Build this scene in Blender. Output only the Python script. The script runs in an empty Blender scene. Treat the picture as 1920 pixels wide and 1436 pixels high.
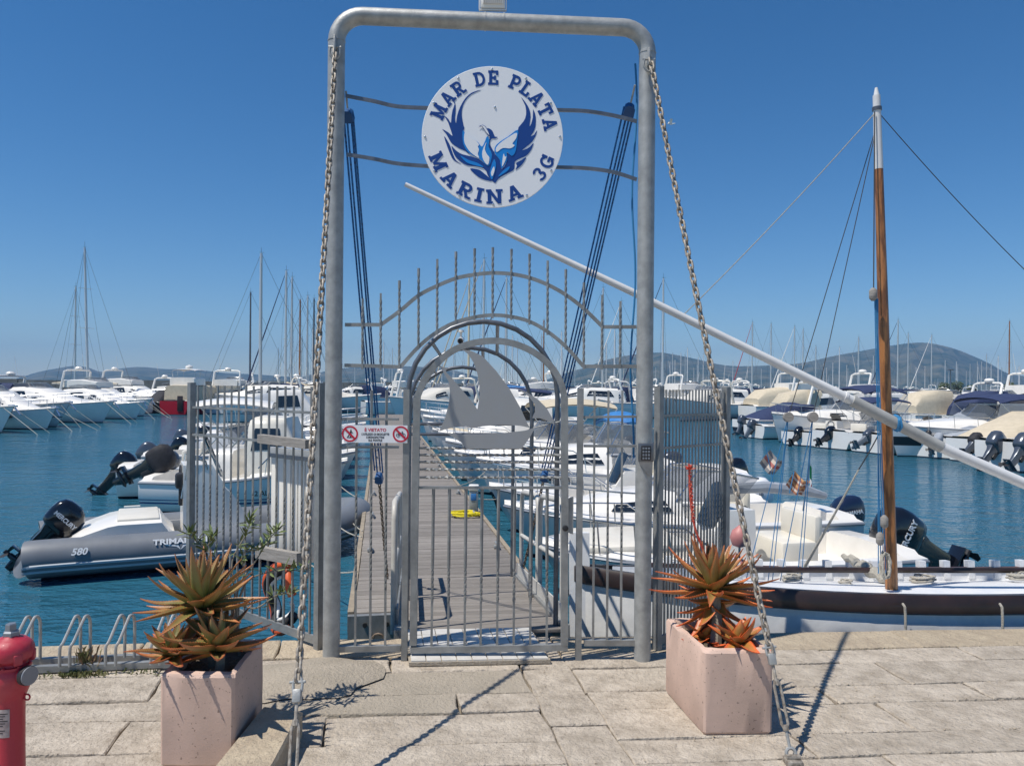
import bpy, bmesh, math, random
from mathutils import Vector as V, Matrix as MX, Euler
R = math.radians
random.seed(7)
S = bpy.context.scene
COL = S.collection

# ---------------------------------------------------------------- camera
F, CX, CY, EYE, ROLL = 1442.0, 960.0, 725.0, 1.6, R(0.5)
cam_d = bpy.data.cameras.new('camera'); cam = bpy.data.objects.new('camera', cam_d); COL.objects.link(cam)
cam_d.sensor_width = 36.0; cam_d.lens = 36.0 * F / 1920.0
cam_d.shift_y = (CY - 718.0) / 1920.0
cam_d.clip_start = 0.05; cam_d.clip_end = 30000
cam.matrix_world = MX.Translation((0, 0, EYE)) @ MX.Rotation(R(90), 4, 'X') @ MX.Rotation(ROLL, 4, 'Z')
S.camera = cam

# ---------------------------------------------------------------- sky, sun, exposure
SUN = V((-0.44, -0.225, 1.0)).normalized()          # direction towards the sun
elev = math.asin(SUN.z); azim = math.atan2(SUN.x, SUN.y)
W = bpy.data.worlds.new('World'); S.world = W; W.use_nodes = True
nt = W.node_tree; nt.nodes.clear()
sky = nt.nodes.new('ShaderNodeTexSky'); sky.sky_type = 'NISHITA'; sky.sun_disc = False
sky.sun_elevation = elev; sky.sun_rotation = azim
sky.air_density = 0.9; sky.dust_density = 0.0; sky.ozone_density = 5.0; sky.altitude = 0
bg = nt.nodes.new('ShaderNodeBackground'); bg.inputs['Strength'].default_value = 0.095
wo = nt.nodes.new('ShaderNodeOutputWorld')
hsv = nt.nodes.new('ShaderNodeHueSaturation'); hsv.inputs['Saturation'].default_value = 1.26; hsv.inputs['Value'].default_value = 1.0
nt.links.new(sky.outputs[0], hsv.inputs['Color']); nt.links.new(hsv.outputs[0], bg.inputs[0]); nt.links.new(bg.outputs[0], wo.inputs[0])
sl = bpy.data.lights.new('sun', 'SUN'); sl.energy = 4.4; sl.angle = R(0.53); sl.color = (1.0, 0.945, 0.86)
so = bpy.data.objects.new('sun', sl); COL.objects.link(so); so.location = (-4, -2, 12)
so.rotation_euler = SUN.to_track_quat('Z', 'Y').to_euler()
S.view_settings.view_transform = 'Standard'; S.view_settings.look = 'None'
S.view_settings.exposure = 0.17; S.view_settings.gamma = 1.0
S.view_settings.use_curve_mapping = False
S.cycles.max_bounces = 6; S.cycles.volume_bounces = 0; S.cycles.transparent_max_bounces = 12

# ---------------------------------------------------------------- helpers
cr, sr = math.cos(ROLL), math.sin(ROLL)
def uw(px, py):
    dx, dy = px - CX, py - CY
    return dx * cr + dy * sr, -dx * sr + dy * cr
def at(px, py, Y):
    u, w = uw(px, py); return V((u * Y / F, Y, EYE - w * Y / F))
def gnd(px, py, z=0.0):
    u, w = uw(px, py); Y = (EYE - z) * F / w; return V((u * Y / F, Y, z))
WZ = -0.85
def wat(px, py): return gnd(px, py, WZ)

OFF = {}
def root(name, label=None, cat=None, loc=(0, 0, 0), group=None, rz=0.0, local=False):
    o = bpy.data.objects.new(name, None); COL.objects.link(o); o.empty_display_size = 0.1
    o.location = loc; o.rotation_euler = (0, 0, rz)
    OFF[o.name] = V((0, 0, 0)) if local else V(loc)
    if label: o['label'] = label
    if cat: o['category'] = cat
    if group: o['group'] = group
    return o
def tag(o, label=None, cat=None, group=None, kind=None):
    if label: o['label'] = label
    if cat: o['category'] = cat
    if group: o['group'] = group
    if kind: o['kind'] = kind
    return o

class MB:
    def __init__(s): s.v = []; s.f = []; s.c = None
    def add(s, vs, fs):
        o = len(s.v); s.v.extend(V(v) for v in vs); s.f.extend(tuple(i + o for i in f) for f in fs); return s
    def box(s, c, d, M=None, b=0.0):
        x, y, z = d[0] / 2, d[1] / 2, d[2] / 2
        if b <= 0:
            vs = [V((i, j, k)) for i in (-x, x) for j in (-y, y) for k in (-z, z)]
            fs = [(0, 1, 3, 2), (4, 6, 7, 5), (0, 4, 5, 1), (2, 3, 7, 6), (0, 2, 6, 4), (1, 5, 7, 3)]
        else:
            b = min(b, x * .9, y * .9, z * .9)
            bm = bmesh.new(); bmesh.ops.create_cube(bm, size=1)
            for q in bm.verts: q.co = V((q.co.x * d[0], q.co.y * d[1], q.co.z * d[2]))
            bmesh.ops.bevel(bm, geom=bm.edges[:], offset=b, segments=2, affect='EDGES', profile=.5)
            bm.verts.index_update(); vs = [q.co.copy() for q in bm.verts]; fs = [tuple(q.index for q in f.verts) for f in bm.faces]; bm.free()
        if M is not None: vs = [M @ q for q in vs]
        return s.add([V(c) + q for q in vs], fs)
    def bar(s, p0, p1, w, t, up=(0, 0, 1)):
        """rectangular bar from p0 to p1: w across (perpendicular to up), t along up"""
        p0, p1 = V(p0), V(p1); d = (p1 - p0).normalized(); u = V(up); sd = d.cross(u)
        if sd.length < 1e-4: sd = d.cross(V((0, 1, 0)))
        sd.normalize(); u = sd.cross(d).normalized()
        vs = [p + sd * a * w / 2 + u * b * t / 2 for p in (p0, p1) for a, b in ((-1, -1), (1, -1), (1, 1), (-1, 1))]
        return s.add(vs, [(0, 1, 2, 3), (7, 6, 5, 4), (0, 4, 5, 1), (1, 5, 6, 2), (2, 6, 7, 3), (3, 7, 4, 0)])
    def tube(s, pts, r, n=8, closed=False, cap=True, sx=1.0):
        pts = [V(p) for p in pts]; N = len(pts)
        rs = r if isinstance(r, (list, tuple)) else [r] * N
        up = None; base = len(s.v)
        for i, p in enumerate(pts):
            if closed: d = pts[(i + 1) % N] - pts[i - 1]
            else: d = pts[min(i + 1, N - 1)] - pts[max(i - 1, 0)]
            d = d.normalized() if d.length > 1e-9 else V((0, 0, 1))
            if up is None:
                up = d.cross(V((0, 0, 1)) if abs(d.z) < .9 else V((0, 1, 0)))
            up = (up - d * up.dot(d)); up = up.normalized() if up.length > 1e-9 else d.orthogonal().normalized()
            sd = d.cross(up)
            for k in range(n):
                a = 2 * math.pi * k / n
                s.v.append(p + (up * math.cos(a) * sx + sd * math.sin(a)) * rs[i])
        for i in range(N if closed else N - 1):
            a0 = base + i * n; a1 = base + ((i + 1) % N) * n
            for k in range(n):
                k2 = (k + 1) % n; s.f.append((a0 + k, a0 + k2, a1 + k2, a1 + k))
        if cap and not closed:
            s.f.append(tuple(base + k for k in range(n))[::-1]); s.f.append(tuple(base + (N - 1) * n + k for k in range(n)))
        return s
    def cyl(s, p0, p1, r, r1=None, n=10): return s.tube([p0, p1], [r, r if r1 is None else r1], n)
    def lathe(s, prof, n=16, M=None, cap=True):
        base = len(s.v); M = M or MX.Identity(4)
        for r, z in prof:
            for k in range(n):
                a = 2 * math.pi * k / n; s.v.append(M @ V((r * math.cos(a), r * math.sin(a), z)))
        for i in range(len(prof) - 1):
            for k in range(n):
                k2 = (k + 1) % n; a = base + i * n; s.f.append((a + k, a + k2, a + n + k2, a + n + k))
        if cap:
            s.f.append(tuple(base + k for k in range(n))[::-1]); m = base + (len(prof) - 1) * n; s.f.append(tuple(m + k for k in range(n)))
        return s
    def loft(s, rings, closed=True, cap0=False, cap1=False):
        n = len(rings[0]); base = len(s.v)
        for r in rings: s.v.extend(V(p) for p in r)
        for i in range(len(rings) - 1):
            a = base + i * n; b = a + n
            for k in range(n if closed else n - 1):
                k2 = (k + 1) % n; s.f.append((a + k, a + k2, b + k2, b + k))
        if cap0: s.f.append(tuple(base + k for k in range(n))[::-1])
        if cap1: s.f.append(tuple(base + (len(rings) - 1) * n + k for k in range(n)))
        return s
    def prism(s, poly, z0, z1, M=None):
        n = len(poly); M = M or MX.Identity(4)
        vs = [M @ V((x, y, z0)) for x, y in poly] + [M @ V((x, y, z1)) for x, y in poly]
        fs = [tuple(range(n))[::-1], tuple(range(n, 2 * n))] + [(i, (i + 1) % n, n + (i + 1) % n, n + i) for i in range(n)]
        return s.add(vs, fs)
    def xf(s, M): s.v = [M @ q for q in s.v]; return s
    def mesh(s, name, mat, smooth=40, off=None):
        me = bpy.data.meshes.new(name); o = off or V((0, 0, 0))
        me.from_pydata([tuple(q - o) for q in s.v], [], s.f); me.validate(); me.update()
        for m in (mat if isinstance(mat, (list, tuple)) else [mat]): me.materials.append(m)
        if smooth:
            me.polygons.foreach_set('use_smooth', [True] * len(me.polygons)); me.set_sharp_from_angle(angle=R(smooth))
        if s.c is not None:
            at_ = me.color_attributes.new('Col', 'FLOAT_COLOR', 'POINT')
            for i, c in enumerate(s.c): at_.data[i].color = (c[0], c[1], c[2], 1)
        return me
    def build(s, name, mat, parent=None, smooth=40, loc=None):
        off = OFF.get(parent.name, V((0, 0, 0))) if parent else V(loc or (0, 0, 0))
        o = bpy.data.objects.new(name, s.mesh(name, mat, smooth, off)); COL.objects.link(o)
        if parent: o.parent = parent
        else: o.location = off
        OFF[o.name] = off
        return o
def inst(me, name, parent, M):
    """alike piece sharing mesh data; M in world (or the parent's local) frame"""
    o = bpy.data.objects.new(name, me); COL.objects.link(o); o.parent = parent
    off = OFF.get(parent.name, V((0, 0, 0)))
    o.matrix_local = MX.Translation(-off) @ M
    OFF[o.name] = V((0, 0, 0)); return o
def copy_tree(o, parent=None):
    c = o.copy(); COL.objects.link(c); c.parent = parent; OFF[c.name] = OFF.get(o.name, V((0, 0, 0)))
    for ch in list(o.children):
        copy_tree(ch, c)
    return c
def smoothpts(pts, n=6, closed=False):
    """Catmull-Rom through points"""
    pts = [V(p) for p in pts]; out = []; N = len(pts)
    rng = range(N if closed else N - 1)
    for i in rng:
        if closed: p0, p1, p2, p3 = pts[i - 1], pts[i], pts[(i + 1) % N], pts[(i + 2) % N]
        else: p0, p1, p2, p3 = pts[max(i - 1, 0)], pts[i], pts[i + 1], pts[min(i + 2, N - 1)]
        for k in range(n):
            t = k / n
            out.append(.5 * ((2 * p1) + (p2 - p0) * t + (2 * p0 - 5 * p1 + 4 * p2 - p3) * t * t + (3 * p1 - p0 - 3 * p2 + p3) * t ** 3))
    if not closed: out.append(pts[-1])
    return out
def frame(o, x, y):
    """matrix with origin o, x axis, y axis (orthonormalised)"""
    x = V(x).normalized(); z = x.cross(V(y)).normalized(); y = z.cross(x)
    M = MX.Identity(4)
    for i in range(3): M[i][0], M[i][1], M[i][2], M[i][3] = x[i], y[i], z[i], V(o)[i]
    return M
def text(name, s, size, mat, parent, M, align='CENTER', extrude=0.0006, sx=1.0, shear=0.0, bold=0.0):
    cu = bpy.data.curves.new(name, 'FONT'); cu.body = s; cu.size = size; cu.align_x = align; cu.align_y = 'CENTER'
    cu.extrude = extrude; cu.shear = shear; cu.offset = bold; cu.resolution_u = 3
    t = bpy.data.objects.new(name, cu); COL.objects.link(t)
    dg = bpy.context.evaluated_depsgraph_get(); me = bpy.data.meshes.new_from_object(t.evaluated_get(dg))
    bpy.data.objects.remove(t)
    for q in me.vertices: q.co.x *= sx
    me.materials.clear(); me.materials.append(mat)
    return inst(me, name, parent, M)

# ---------------------------------------------------------------- materials
MATS = {}
def mat(name, col, rough=.5, metal=0.0, col2=None, scale=8.0, stretch=(1, 1, 1), bump=0.0, bscale=None, rand=0.0,
        spec=.5, vcol=False, coat=0.0, lo=.35, hi=.65, trans=0.0, alpha=1.0, pits=0.0, objcol=False, sss=0.0, det=6.0):
    if name in MATS: return MATS[name]
    m = bpy.data.materials.new(name); m.use_nodes = True; n = m.node_tree; L = n.links
    b = n.nodes['Principled BSDF']; MATS[name] = m
    def nd(t, **k):
        x = n.nodes.new(t)
        for a, v in k.items():
            if a in x.inputs: x.inputs[a].default_value = v
            else: setattr(x, a, v)
        return x
    def mixc(f, a, c, typ='MIX'):
        x = nd('ShaderNodeMix', data_type='RGBA', blend_type=typ)
        for s_, val in ((0, f), (6, a), (7, c)):
            if hasattr(val, 'default_value') or hasattr(val, 'links'): L.new(val, x.inputs[s_])
            else: x.inputs[s_].default_value = val
        return x.outputs[2]
    col = (*col, 1) if len(col) == 3 else col
    b.inputs['Roughness'].default_value = rough; b.inputs['Metallic'].default_value = metal
    b.inputs['Specular IOR Level'].default_value = spec; b.inputs['Coat Weight'].default_value = coat
    if trans: b.inputs['Transmission Weight'].default_value = trans
    if alpha < 1: b.inputs['Alpha'].default_value = alpha
    tc = nd('ShaderNodeTexCoord'); mp = nd('ShaderNodeMapping'); mp.inputs['Scale'].default_value = stretch
    L.new(tc.outputs['Object'], mp.inputs[0])
    if rand:
        oi = nd('ShaderNodeObjectInfo'); cm = nd('ShaderNodeCombineXYZ')
        ml = nd('ShaderNodeMath', operation='MULTIPLY'); ml.inputs[1].default_value = 37.0
        L.new(oi.outputs['Random'], ml.inputs[0]); L.new(ml.outputs[0], cm.inputs[0]); L.new(ml.outputs[0], cm.inputs[1])
        L.new(cm.outputs[0], mp.inputs['Location'])
    c = None
    if vcol:
        vc = nd('ShaderNodeVertexColor', layer_name='Col'); c = vc.outputs[0]
    if col2 is not None:
        nz = nd('ShaderNodeTexNoise', Scale=scale, Detail=det, Roughness=.62 if det < 8 else .72); L.new(mp.outputs[0], nz.inputs['Vector'])
        mr = nd('ShaderNodeMapRange'); mr.inputs[1].default_value = lo; mr.inputs[2].default_value = hi
        L.new(nz.outputs['Fac'], mr.inputs[0])
        if c is None: c = mixc(mr.outputs[0], col, (*col2, 1))
        else:
            c2 = mixc(mr.outputs[0], (1, 1, 1, 1), (*col2, 1)); c = mixc(1.0, c, c2, 'MULTIPLY')
    if objcol:
        oi2 = nd('ShaderNodeObjectInfo')
        base = c if c is not None else col
        c = mixc(1.0, base, oi2.outputs['Color'], 'MULTIPLY')
    if rand:
        mr2 = nd('ShaderNodeMapRange'); mr2.inputs[3].default_value = 1 - rand; mr2.inputs[4].default_value = 1 + rand
        L.new(oi.outputs['Random'], mr2.inputs[0])
        base = c if c is not None else col
        hs = nd('ShaderNodeHueSaturation'); L.new(mr2.outputs[0], hs.inputs['Value'])
        if hasattr(base, 'links'): L.new(base, hs.inputs['Color'])
        else: hs.inputs['Color'].default_value = base
        c = hs.outputs[0]
    if pits:
        vo = nd('ShaderNodeTexNoise', Scale=70.0, Detail=2.0); L.new(mp.outputs[0], vo.inputs['Vector'])
        pr = nd('ShaderNodeMapRange'); pr.inputs[1].default_value = .66; pr.inputs[2].default_value = .71; L.new(vo.outputs['Fac'], pr.inputs[0])
        pm = nd('ShaderNodeMath', operation='MULTIPLY'); pm.inputs[1].default_value = pits; L.new(pr.outputs[0], pm.inputs[0])
        base = c if c is not None else col
        c = mixc(pm.outputs[0], base, tuple(q * .35 for q in col[:3]) + (1,))
    if c is not None: L.new(c, b.inputs['Base Color'])
    else: b.inputs['Base Color'].default_value = col
    if bump:
        bz = nd('ShaderNodeTexNoise', Scale=bscale or scale * 4, Detail=5.0, Roughness=.65); L.new(mp.outputs[0], bz.inputs['Vector'])
        bp = nd('ShaderNodeBump', Strength=min(bump, 1.0), Distance=.02 if bump <= 1 else .014 * bump); L.new(bz.outputs['Fac'], bp.inputs['Height']); L.new(bp.outputs[0], b.inputs['Normal'])
    if sss: b.inputs['Subsurface Weight'].default_value = sss; b.inputs['Subsurface Radius'].default_value = (.02, .02, .01)
    return m

GALV = mat('galvanised steel', (.31, .315, .305), .5, .35, (.44, .445, .43), 14, bump=.12, bscale=90)
GALV2 = mat('galvanised fence', (.22, .225, .22), .5, .4, (.34, .345, .335), 10, bump=.08, bscale=120)
PLATE = mat('grey plate', (.33, .335, .335), .55, .2, (.33, .345, .365), 7, lo=.45, hi=.75)
DSTEEL = mat('dark tube steel', (.12, .13, .145), .4, .6, (.2, .21, .23), 12)
INOX = mat('stainless', (.62, .63, .64), .25, .95)
ALU = mat('mast aluminium', (.62, .63, .62), .4, .5)
CHAIN = mat('chain metal', (.20, .165, .13), .6, .3, (.46, .42, .36), 55, rand=.18)
CHAIN2 = mat('rusty chain', (.12, .09, .07), .7, .4, (.25, .19, .14), 40)
STONE = mat('trachyte slab', (.37, .315, .25), .9, 0, (.61, .535, .44), 7, bump=2.0, bscale=30, rand=.09, spec=.2, pits=.55, det=11)
KERB = mat('kerb stone', (.40, .325, .24), .9, 0, (.56, .47, .34), 7, bump=1.8, bscale=34, rand=.06, spec=.2, pits=.4, det=11)
MORTAR = mat('joint mortar', (.27, .23, .175), .95, 0, (.38, .33, .25), 12, bump=.8, bscale=60, spec=.1)
CONC = mat('cement screed', (.46, .40, .32), .9, 0, (.37, .325, .26), 4, bump=1.0, bscale=50, spec=.2, pits=.35, det=11)
PLANT = mat('pink concrete', (.66, .475, .385), .85, 0, (.52, .375, .30), 3, bump=.1, bscale=110, pits=.8, spec=.25)
SOIL = mat('soil', (.11, .08, .055), .95, 0, (.22, .17, .12), 30, bump=1, bscale=60)
TILE = mat('white threshold tile', (.62, .60, .56), .45, 0, (.52, .50, .46), 9, rand=.04)
DECK = mat('weathered plank', (.205, .185, .165), .85, 0, (.30, .275, .25), 14, stretch=(.5, 6, 6), bump=.4, bscale=60, rand=.16, spec=.2)
BEAM = mat('grey timber', (.25, .235, .215), .85, 0, (.36, .34, .315), 10, stretch=(1, 1, 9), bump=.4, bscale=40, spec=.2)
WHITE = mat('gelcoat white', (.86, .83, .77), .3, 0, (.78, .75, .69), 3, coat=.3)
CREAM = mat('gelcoat cream', (.76, .72, .63), .35, 0, (.68, .64, .55), 3)
TUBEW = mat('cream tube paint', (.58, .56, .51), .45, 0, (.48, .46, .42), 9)
NAVYC = mat('navy canvas', (.018, .03, .085), .85, 0, (.03, .045, .11), 6, bump=.3, bscale=12)
BEIGEC = mat('beige canvas', (.60, .52, .39), .85, 0, (.52, .45, .33), 5, bump=.3, bscale=10)
GREYC = mat('grey canvas', (.26, .29, .33), .85, 0, (.34, .37, .41), 6, bump=.35, bscale=14)
BLUEC = mat('blue tarp', (.03, .16, .42), .6, 0, (.05, .22, .5), 6, bump=.3, bscale=10)
BLACKC = mat('black canvas', (.012, .012, .016), .75, 0, (.03, .03, .036), 8, bump=.4, bscale=14)
BLACK = mat('black gloss cowl', (.008, .009, .013), .16, 0, coat=.6)
BLKP = mat('black plastic', (.015, .015, .017), .5, 0, (.03, .03, .033), 20)
RUBBER = mat('rubber', (.02, .02, .022), .7)
GREYM = mat('grey outboard', (.085, .10, .125), .25, .35, coat=.5)
GREYN = mat('silver outboard leg', (.22, .24, .27), .4, .3)
NAVYG = mat('navy gloss', (.012, .02, .05), .2, 0, coat=.5)
WHCOWL = mat('white cowl', (.82, .82, .82), .2, 0, coat=.5)
GLASS = mat('tinted glass', (.015, .02, .026), .05, 0, spec=.8)
SMOKE = mat('smoked acrylic', (.10, .115, .13), .08, 0, alpha=.6)
CLEAR = mat('clear vinyl', (.5, .54, .58), .1, 0, alpha=.45)
FEND = mat('fender', (.78, .78, .76), .4)
ROPEW = mat('white rope', (.62, .58, .49), .9, 0, (.42, .39, .33), 90, bump=.8, bscale=200)
ROPEB = mat('blue rope', (.02, .15, .40), .7, 0, (.015, .04, .12), 60, lo=.5, hi=.6, bump=.6, bscale=160)
ROPEL = mat('light blue rope', (.03, .2, .42), .7)
ROPED = mat('dark rope', (.06, .06, .065), .8)
YELLOW = mat('yellow hose', (.75, .62, .02), .5)
ORANGE = mat('orange vinyl', (.75, .13, .03), .5, 0, (.55, .09, .03), 6)
RED = mat('red paint', (.42, .02, .03), .4, 0, (.33, .015, .025), 6)
HYD = mat('hydrant red', (.44, .022, .045), .5, 0, (.52, .10, .11), 5, lo=.5, hi=.8, bump=.12, bscale=60, coat=.15)
WOODM = mat('varnished mast', (.42, .17, .05), .4, 0, (.17, .065, .02), 5, stretch=(5, 5, .55), lo=.42, hi=.58, coat=.3, bump=.1, bscale=20)
BROWN = mat('brown rubbing strake', (.012, .008, .008), .5, 0, (.035, .017, .014), 5, coat=.2)
PAINTW = mat('white boat paint', (.82, .81, .79), .4, 0, (.70, .72, .74), 5, bump=.08, bscale=30)
SPARW = mat('white spar', (.74, .74, .73), .4, 0, (.66, .66, .65), 4)
SPARG = mat('grey sleeve', (.42, .42, .40), .6, 0, (.34, .34, .32), 8)
ALOE = mat('aloe leaf', (1, 1, 1), .42, 0, (.72, .74, .68), 9, vcol=True, objcol=True, bump=.15, bscale=40, rand=.12, sss=.05)
BRANCH = mat('pale branch', (.30, .26, .20), .9, 0, (.20, .17, .13), 20)
LEAF = mat('shrub leaf', (.11, .16, .05), .5, 0, (.17, .20, .07), 14, rand=.25)
WEED = mat('weed leaf', (.10, .14, .04), .6, 0, (.20, .17, .07), 14)
FLOWER = mat('aloe flower', (.62, .05, .03), .5, 0, (.45, .10, .06), 60)
SIGNW = mat('sign white', (.86, .87, .88), .4)
SIGNB = mat('sign navy', (.008, .055, .26), .4)
SIGNL = mat('sign light blue', (.01, .24, .68), .4)
SIGNK = mat('sign black', (.012, .014, .02), .45)
SIGNR = mat('sign red', (.55, .01, .04), .4)
PRINTW = mat('print white', (.8, .8, .8), .5)
BIRDW = mat('gull white', (.7, .7, .7), .7)
# ================================================================ SETTING
rnd = random.Random(11)
def wmat():
    m = bpy.data.materials.new('harbour water'); m.use_nodes = True; n = m.node_tree; L = n.links; b = n.nodes['Principled BSDF']
    b.inputs['Roughness'].default_value = .07; b.inputs['IOR'].default_value = 1.33
    tc = n.nodes.new('ShaderNodeTexCoord')
    def noise(sc, st, det, rot=0):
        mp = n.nodes.new('ShaderNodeMapping'); mp.inputs['Scale'].default_value = st; mp.inputs['Rotation'].default_value = (0, 0, R(rot)); L.new(tc.outputs['Object'], mp.inputs[0])
        z = n.nodes.new('ShaderNodeTexNoise'); z.inputs['Scale'].default_value = sc; z.inputs['Detail'].default_value = det; z.inputs['Roughness'].default_value = .55
        L.new(mp.outputs[0], z.inputs['Vector']); return z.outputs['Fac']
    a = noise(1.5, (1.0, 1.7, 1), 4, 20); c = noise(6.0, (1.0, 1.6, 1), 3, -14); d = noise(.35, (1, 1.4, 1), 2, 8)
    m1 = n.nodes.new('ShaderNodeMath'); m1.operation = 'MULTIPLY_ADD'; m1.inputs[1].default_value = .30; L.new(c, m1.inputs[0]); L.new(a, m1.inputs[2])
    m2 = n.nodes.new('ShaderNodeMath'); m2.operation = 'MULTIPLY_ADD'; m2.inputs[1].default_value = .9; L.new(d, m2.inputs[0]); L.new(m1.outputs[0], m2.inputs[2])
    bp = n.nodes.new('ShaderNodeBump'); bp.inputs['Strength'].default_value = 1.0; bp.inputs['Distance'].default_value = .2
    cal = noise(.11, (1, 1.8, 1), 3, 30); mr = n.nodes.new('ShaderNodeMapRange'); mr.inputs[1].default_value = .35; mr.inputs[2].default_value = .65; mr.inputs[3].default_value = .45; mr.inputs[4].default_value = 1.0
    L.new(cal, mr.inputs[0]); L.new(mr.outputs[0], bp.inputs['Strength']); L.new(m2.outputs[0], bp.inputs['Height']); L.new(bp.outputs[0], b.inputs['Normal'])
    big = noise(.06, (1, 1, 1), 2)
    mx = n.nodes.new('ShaderNodeMix'); mx.data_type = 'RGBA'; L.new(big, mx.inputs[0])
    mx.inputs[6].default_value = (.020, .105, .165, 1); mx.inputs[7].default_value = (.032, .135, .20, 1); L.new(mx.outputs[2], b.inputs['Base Color'])
    return m
WATER = wmat()
g = MB(); g.add([(-7000, -60, WZ), (7000, -60, WZ), (7000, 9000, WZ), (-7000, 9000, WZ)], [(0, 1, 2, 3)])
tag(g.build('water', WATER, smooth=None), kind='structure')

# --- quay and its paving slabs
QL, QR = gnd(200, 1207), gnd(1650, 1182)
E1 = (QR - QL).normalized(); E2 = V((-.17, .985, 0)).normalized()
QO = QL + E1 * ((0 - QL.x) / E1.x)
def qp(a, b, z=0.0): return QO + E1 * a - E2 * b + V((0, 0, z))     # b = metres in from the edge
def qinv(p):
    d = V(p) - QO; det = E1.x * (-E2.y) - E1.y * (-E2.x)
    return ((d.x * (-E2.y) - d.y * (-E2.x)) / det, (E1.x * d.y - E1.y * d.x) / det)
g = MB(); c = [qp(-14, 0), qp(14, 0), qp(14, 14), qp(-14, 14)]
g.add([V((p.x, p.y, -.03)) for p in c] + [V((p.x, p.y, -3)) for p in c], [(3, 2, 1, 0), (0, 1, 5, 4), (1, 2, 6, 5), (2, 3, 7, 6), (3, 0, 4, 7)])
quay = tag(g.build('quay', MORTAR, smooth=None), kind='structure')
aL, _ = qinv(gnd(977, 1252)); aR, _ = qinv(gnd(1069, 1252))
def slab(a0, a1, b0, b1, m=STONE, top=None, name='paving_slab'):
    gp = .0045; rough = []
    def edge(p, q, k):
        out = []
        for i in range(k):
            t = i / k; j = .008 if i else .012
            out.append((p[0] + (q[0] - p[0]) * t + rnd.uniform(-j, j), p[1] + (q[1] - p[1]) * t + rnd.uniform(-j, j)))
        return out
    x0, x1, y0, y1 = a0 + gp, a1 - gp, b0 + gp, b1 - gp
    k = max(2, min(5, int((a1 - a0) / .25)))
    pg = edge((x0, y0), (x1, y0), k) + edge((x1, y0), (x1, y1), 3) + edge((x1, y1), (x0, y1), k) + edge((x0, y1), (x0, y0), 3)
    cx, cy = (x0 + x1) / 2, (y0 + y1) / 2; zt = rnd.uniform(-.004, .005) if top is None else top
    tl = (rnd.uniform(-.004, .004), rnd.uniform(-.006, .006))
    M = []
    for z, sh in ((-.10, 0), (-.006, 0), (0, .007)):
        ring = []
        for x, y in pg:
            l = max(.05, math.hypot(x - cx, y - cy)); f = 1 - sh / l
            xx, yy = cx + (x - cx) * f, cy + (y - cy) * f
            ring.append(qp(xx, yy, z + zt + (xx - cx) * tl[0] + (yy - cy) * tl[1]))
        M.append(ring)
    q = MB(); q.loft(M, True, False, True); ctr = qp(cx, cy, zt)
    me = q.mesh(name, m, 30, ctr); o = bpy.data.objects.new(name, me); COL.objects.link(o); o.parent = quay; o.location = ctr
    return o
rows = [0, .33, .57, .90, 1.13, 1.46, 1.68, 2.05, 2.30, 2.70, 3.0, 3.5, 4.1]
for i in range(len(rows) - 1):
    b0, b1 = rows[i], rows[i + 1]
    for lo, hi in ((-4.6, aL), (aR, 5.2)):
        a = lo
        while a < hi - .01:
            n_ = a + rnd.uniform(.7, 1.7)
            if hi - n_ < .35: n_ = hi
            p = qp((a + n_) / 2, (b0 + b1) / 2)
            m = CONC if (lo < 0 and -1.0 < p.x < -.2 and p.y < 4.2 and rnd.random() < .3) else (KERB if i == 0 else STONE)
            slab(a, n_, b0, b1, m); a = n_
b = 0.0
while b < 4.0:
    n_ = b + rnd.uniform(.36, .58); slab(aL, aR, b, n_); b = n_
g = MB(); rgk = random.Random(77)
for _ in range(1500):
    i = rgk.randrange(1, len(rows) - 2); p = qp(rgk.uniform(-3.6, 3.8), rows[i] + rgk.gauss(0, .012)) if rgk.random() < .7 else qp(rgk.uniform(-3.5, 3.5), rgk.uniform(.1, 2.4)); s_ = rgk.uniform(.0015, .0055)
    vs = [p + V((rgk.uniform(-s_, s_), rgk.uniform(-s_, s_), 0)) + V(q) * s_ + V((0, 0, .003)) for q in ((1, 0, 0), (-.6, .8, 0), (-.5, -.9, 0), (.1, 0, .9))]; g.add(vs, [(0, 1, 3), (1, 2, 3), (2, 0, 3)])
tag(g.build('grit', KERB, smooth=None), 'loose grit and pebbles scattered in paving joints', 'grit', kind='stuff')
# low cement mound round the foot of the left post
g = MB(); ctr = gnd(585, 1272); NR = 7; NA = 28
vs = [ctr + V((0, 0, .05))]; fs = []
for i in range(1, NR + 1):
    for k in range(NA):
        a = 2 * math.pi * k / NA; rr = i / NR
        wob = 1 + .16 * math.sin(2 * a + 1) + .09 * math.sin(5 * a) + .05 * math.sin(9 * a + 2)
        vs.append(ctr + V((.33 * rr * wob * math.cos(a), .36 * rr * wob * math.sin(a), .045 * (1 - rr ** 2) + .008)))
for k in range(NA): fs.append((0, 1 + k, 1 + (k + 1) % NA))
for i in range(NR - 1):
    for k in range(NA):
        k2 = (k + 1) % NA; a0 = 1 + i * NA; fs.append((a0 + k, a0 + NA + k, a0 + NA + k2, a0 + k2))
g.add(vs, fs); tag(g.build('cement_mound', CONC, loc=ctr), kind='structure')
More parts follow.
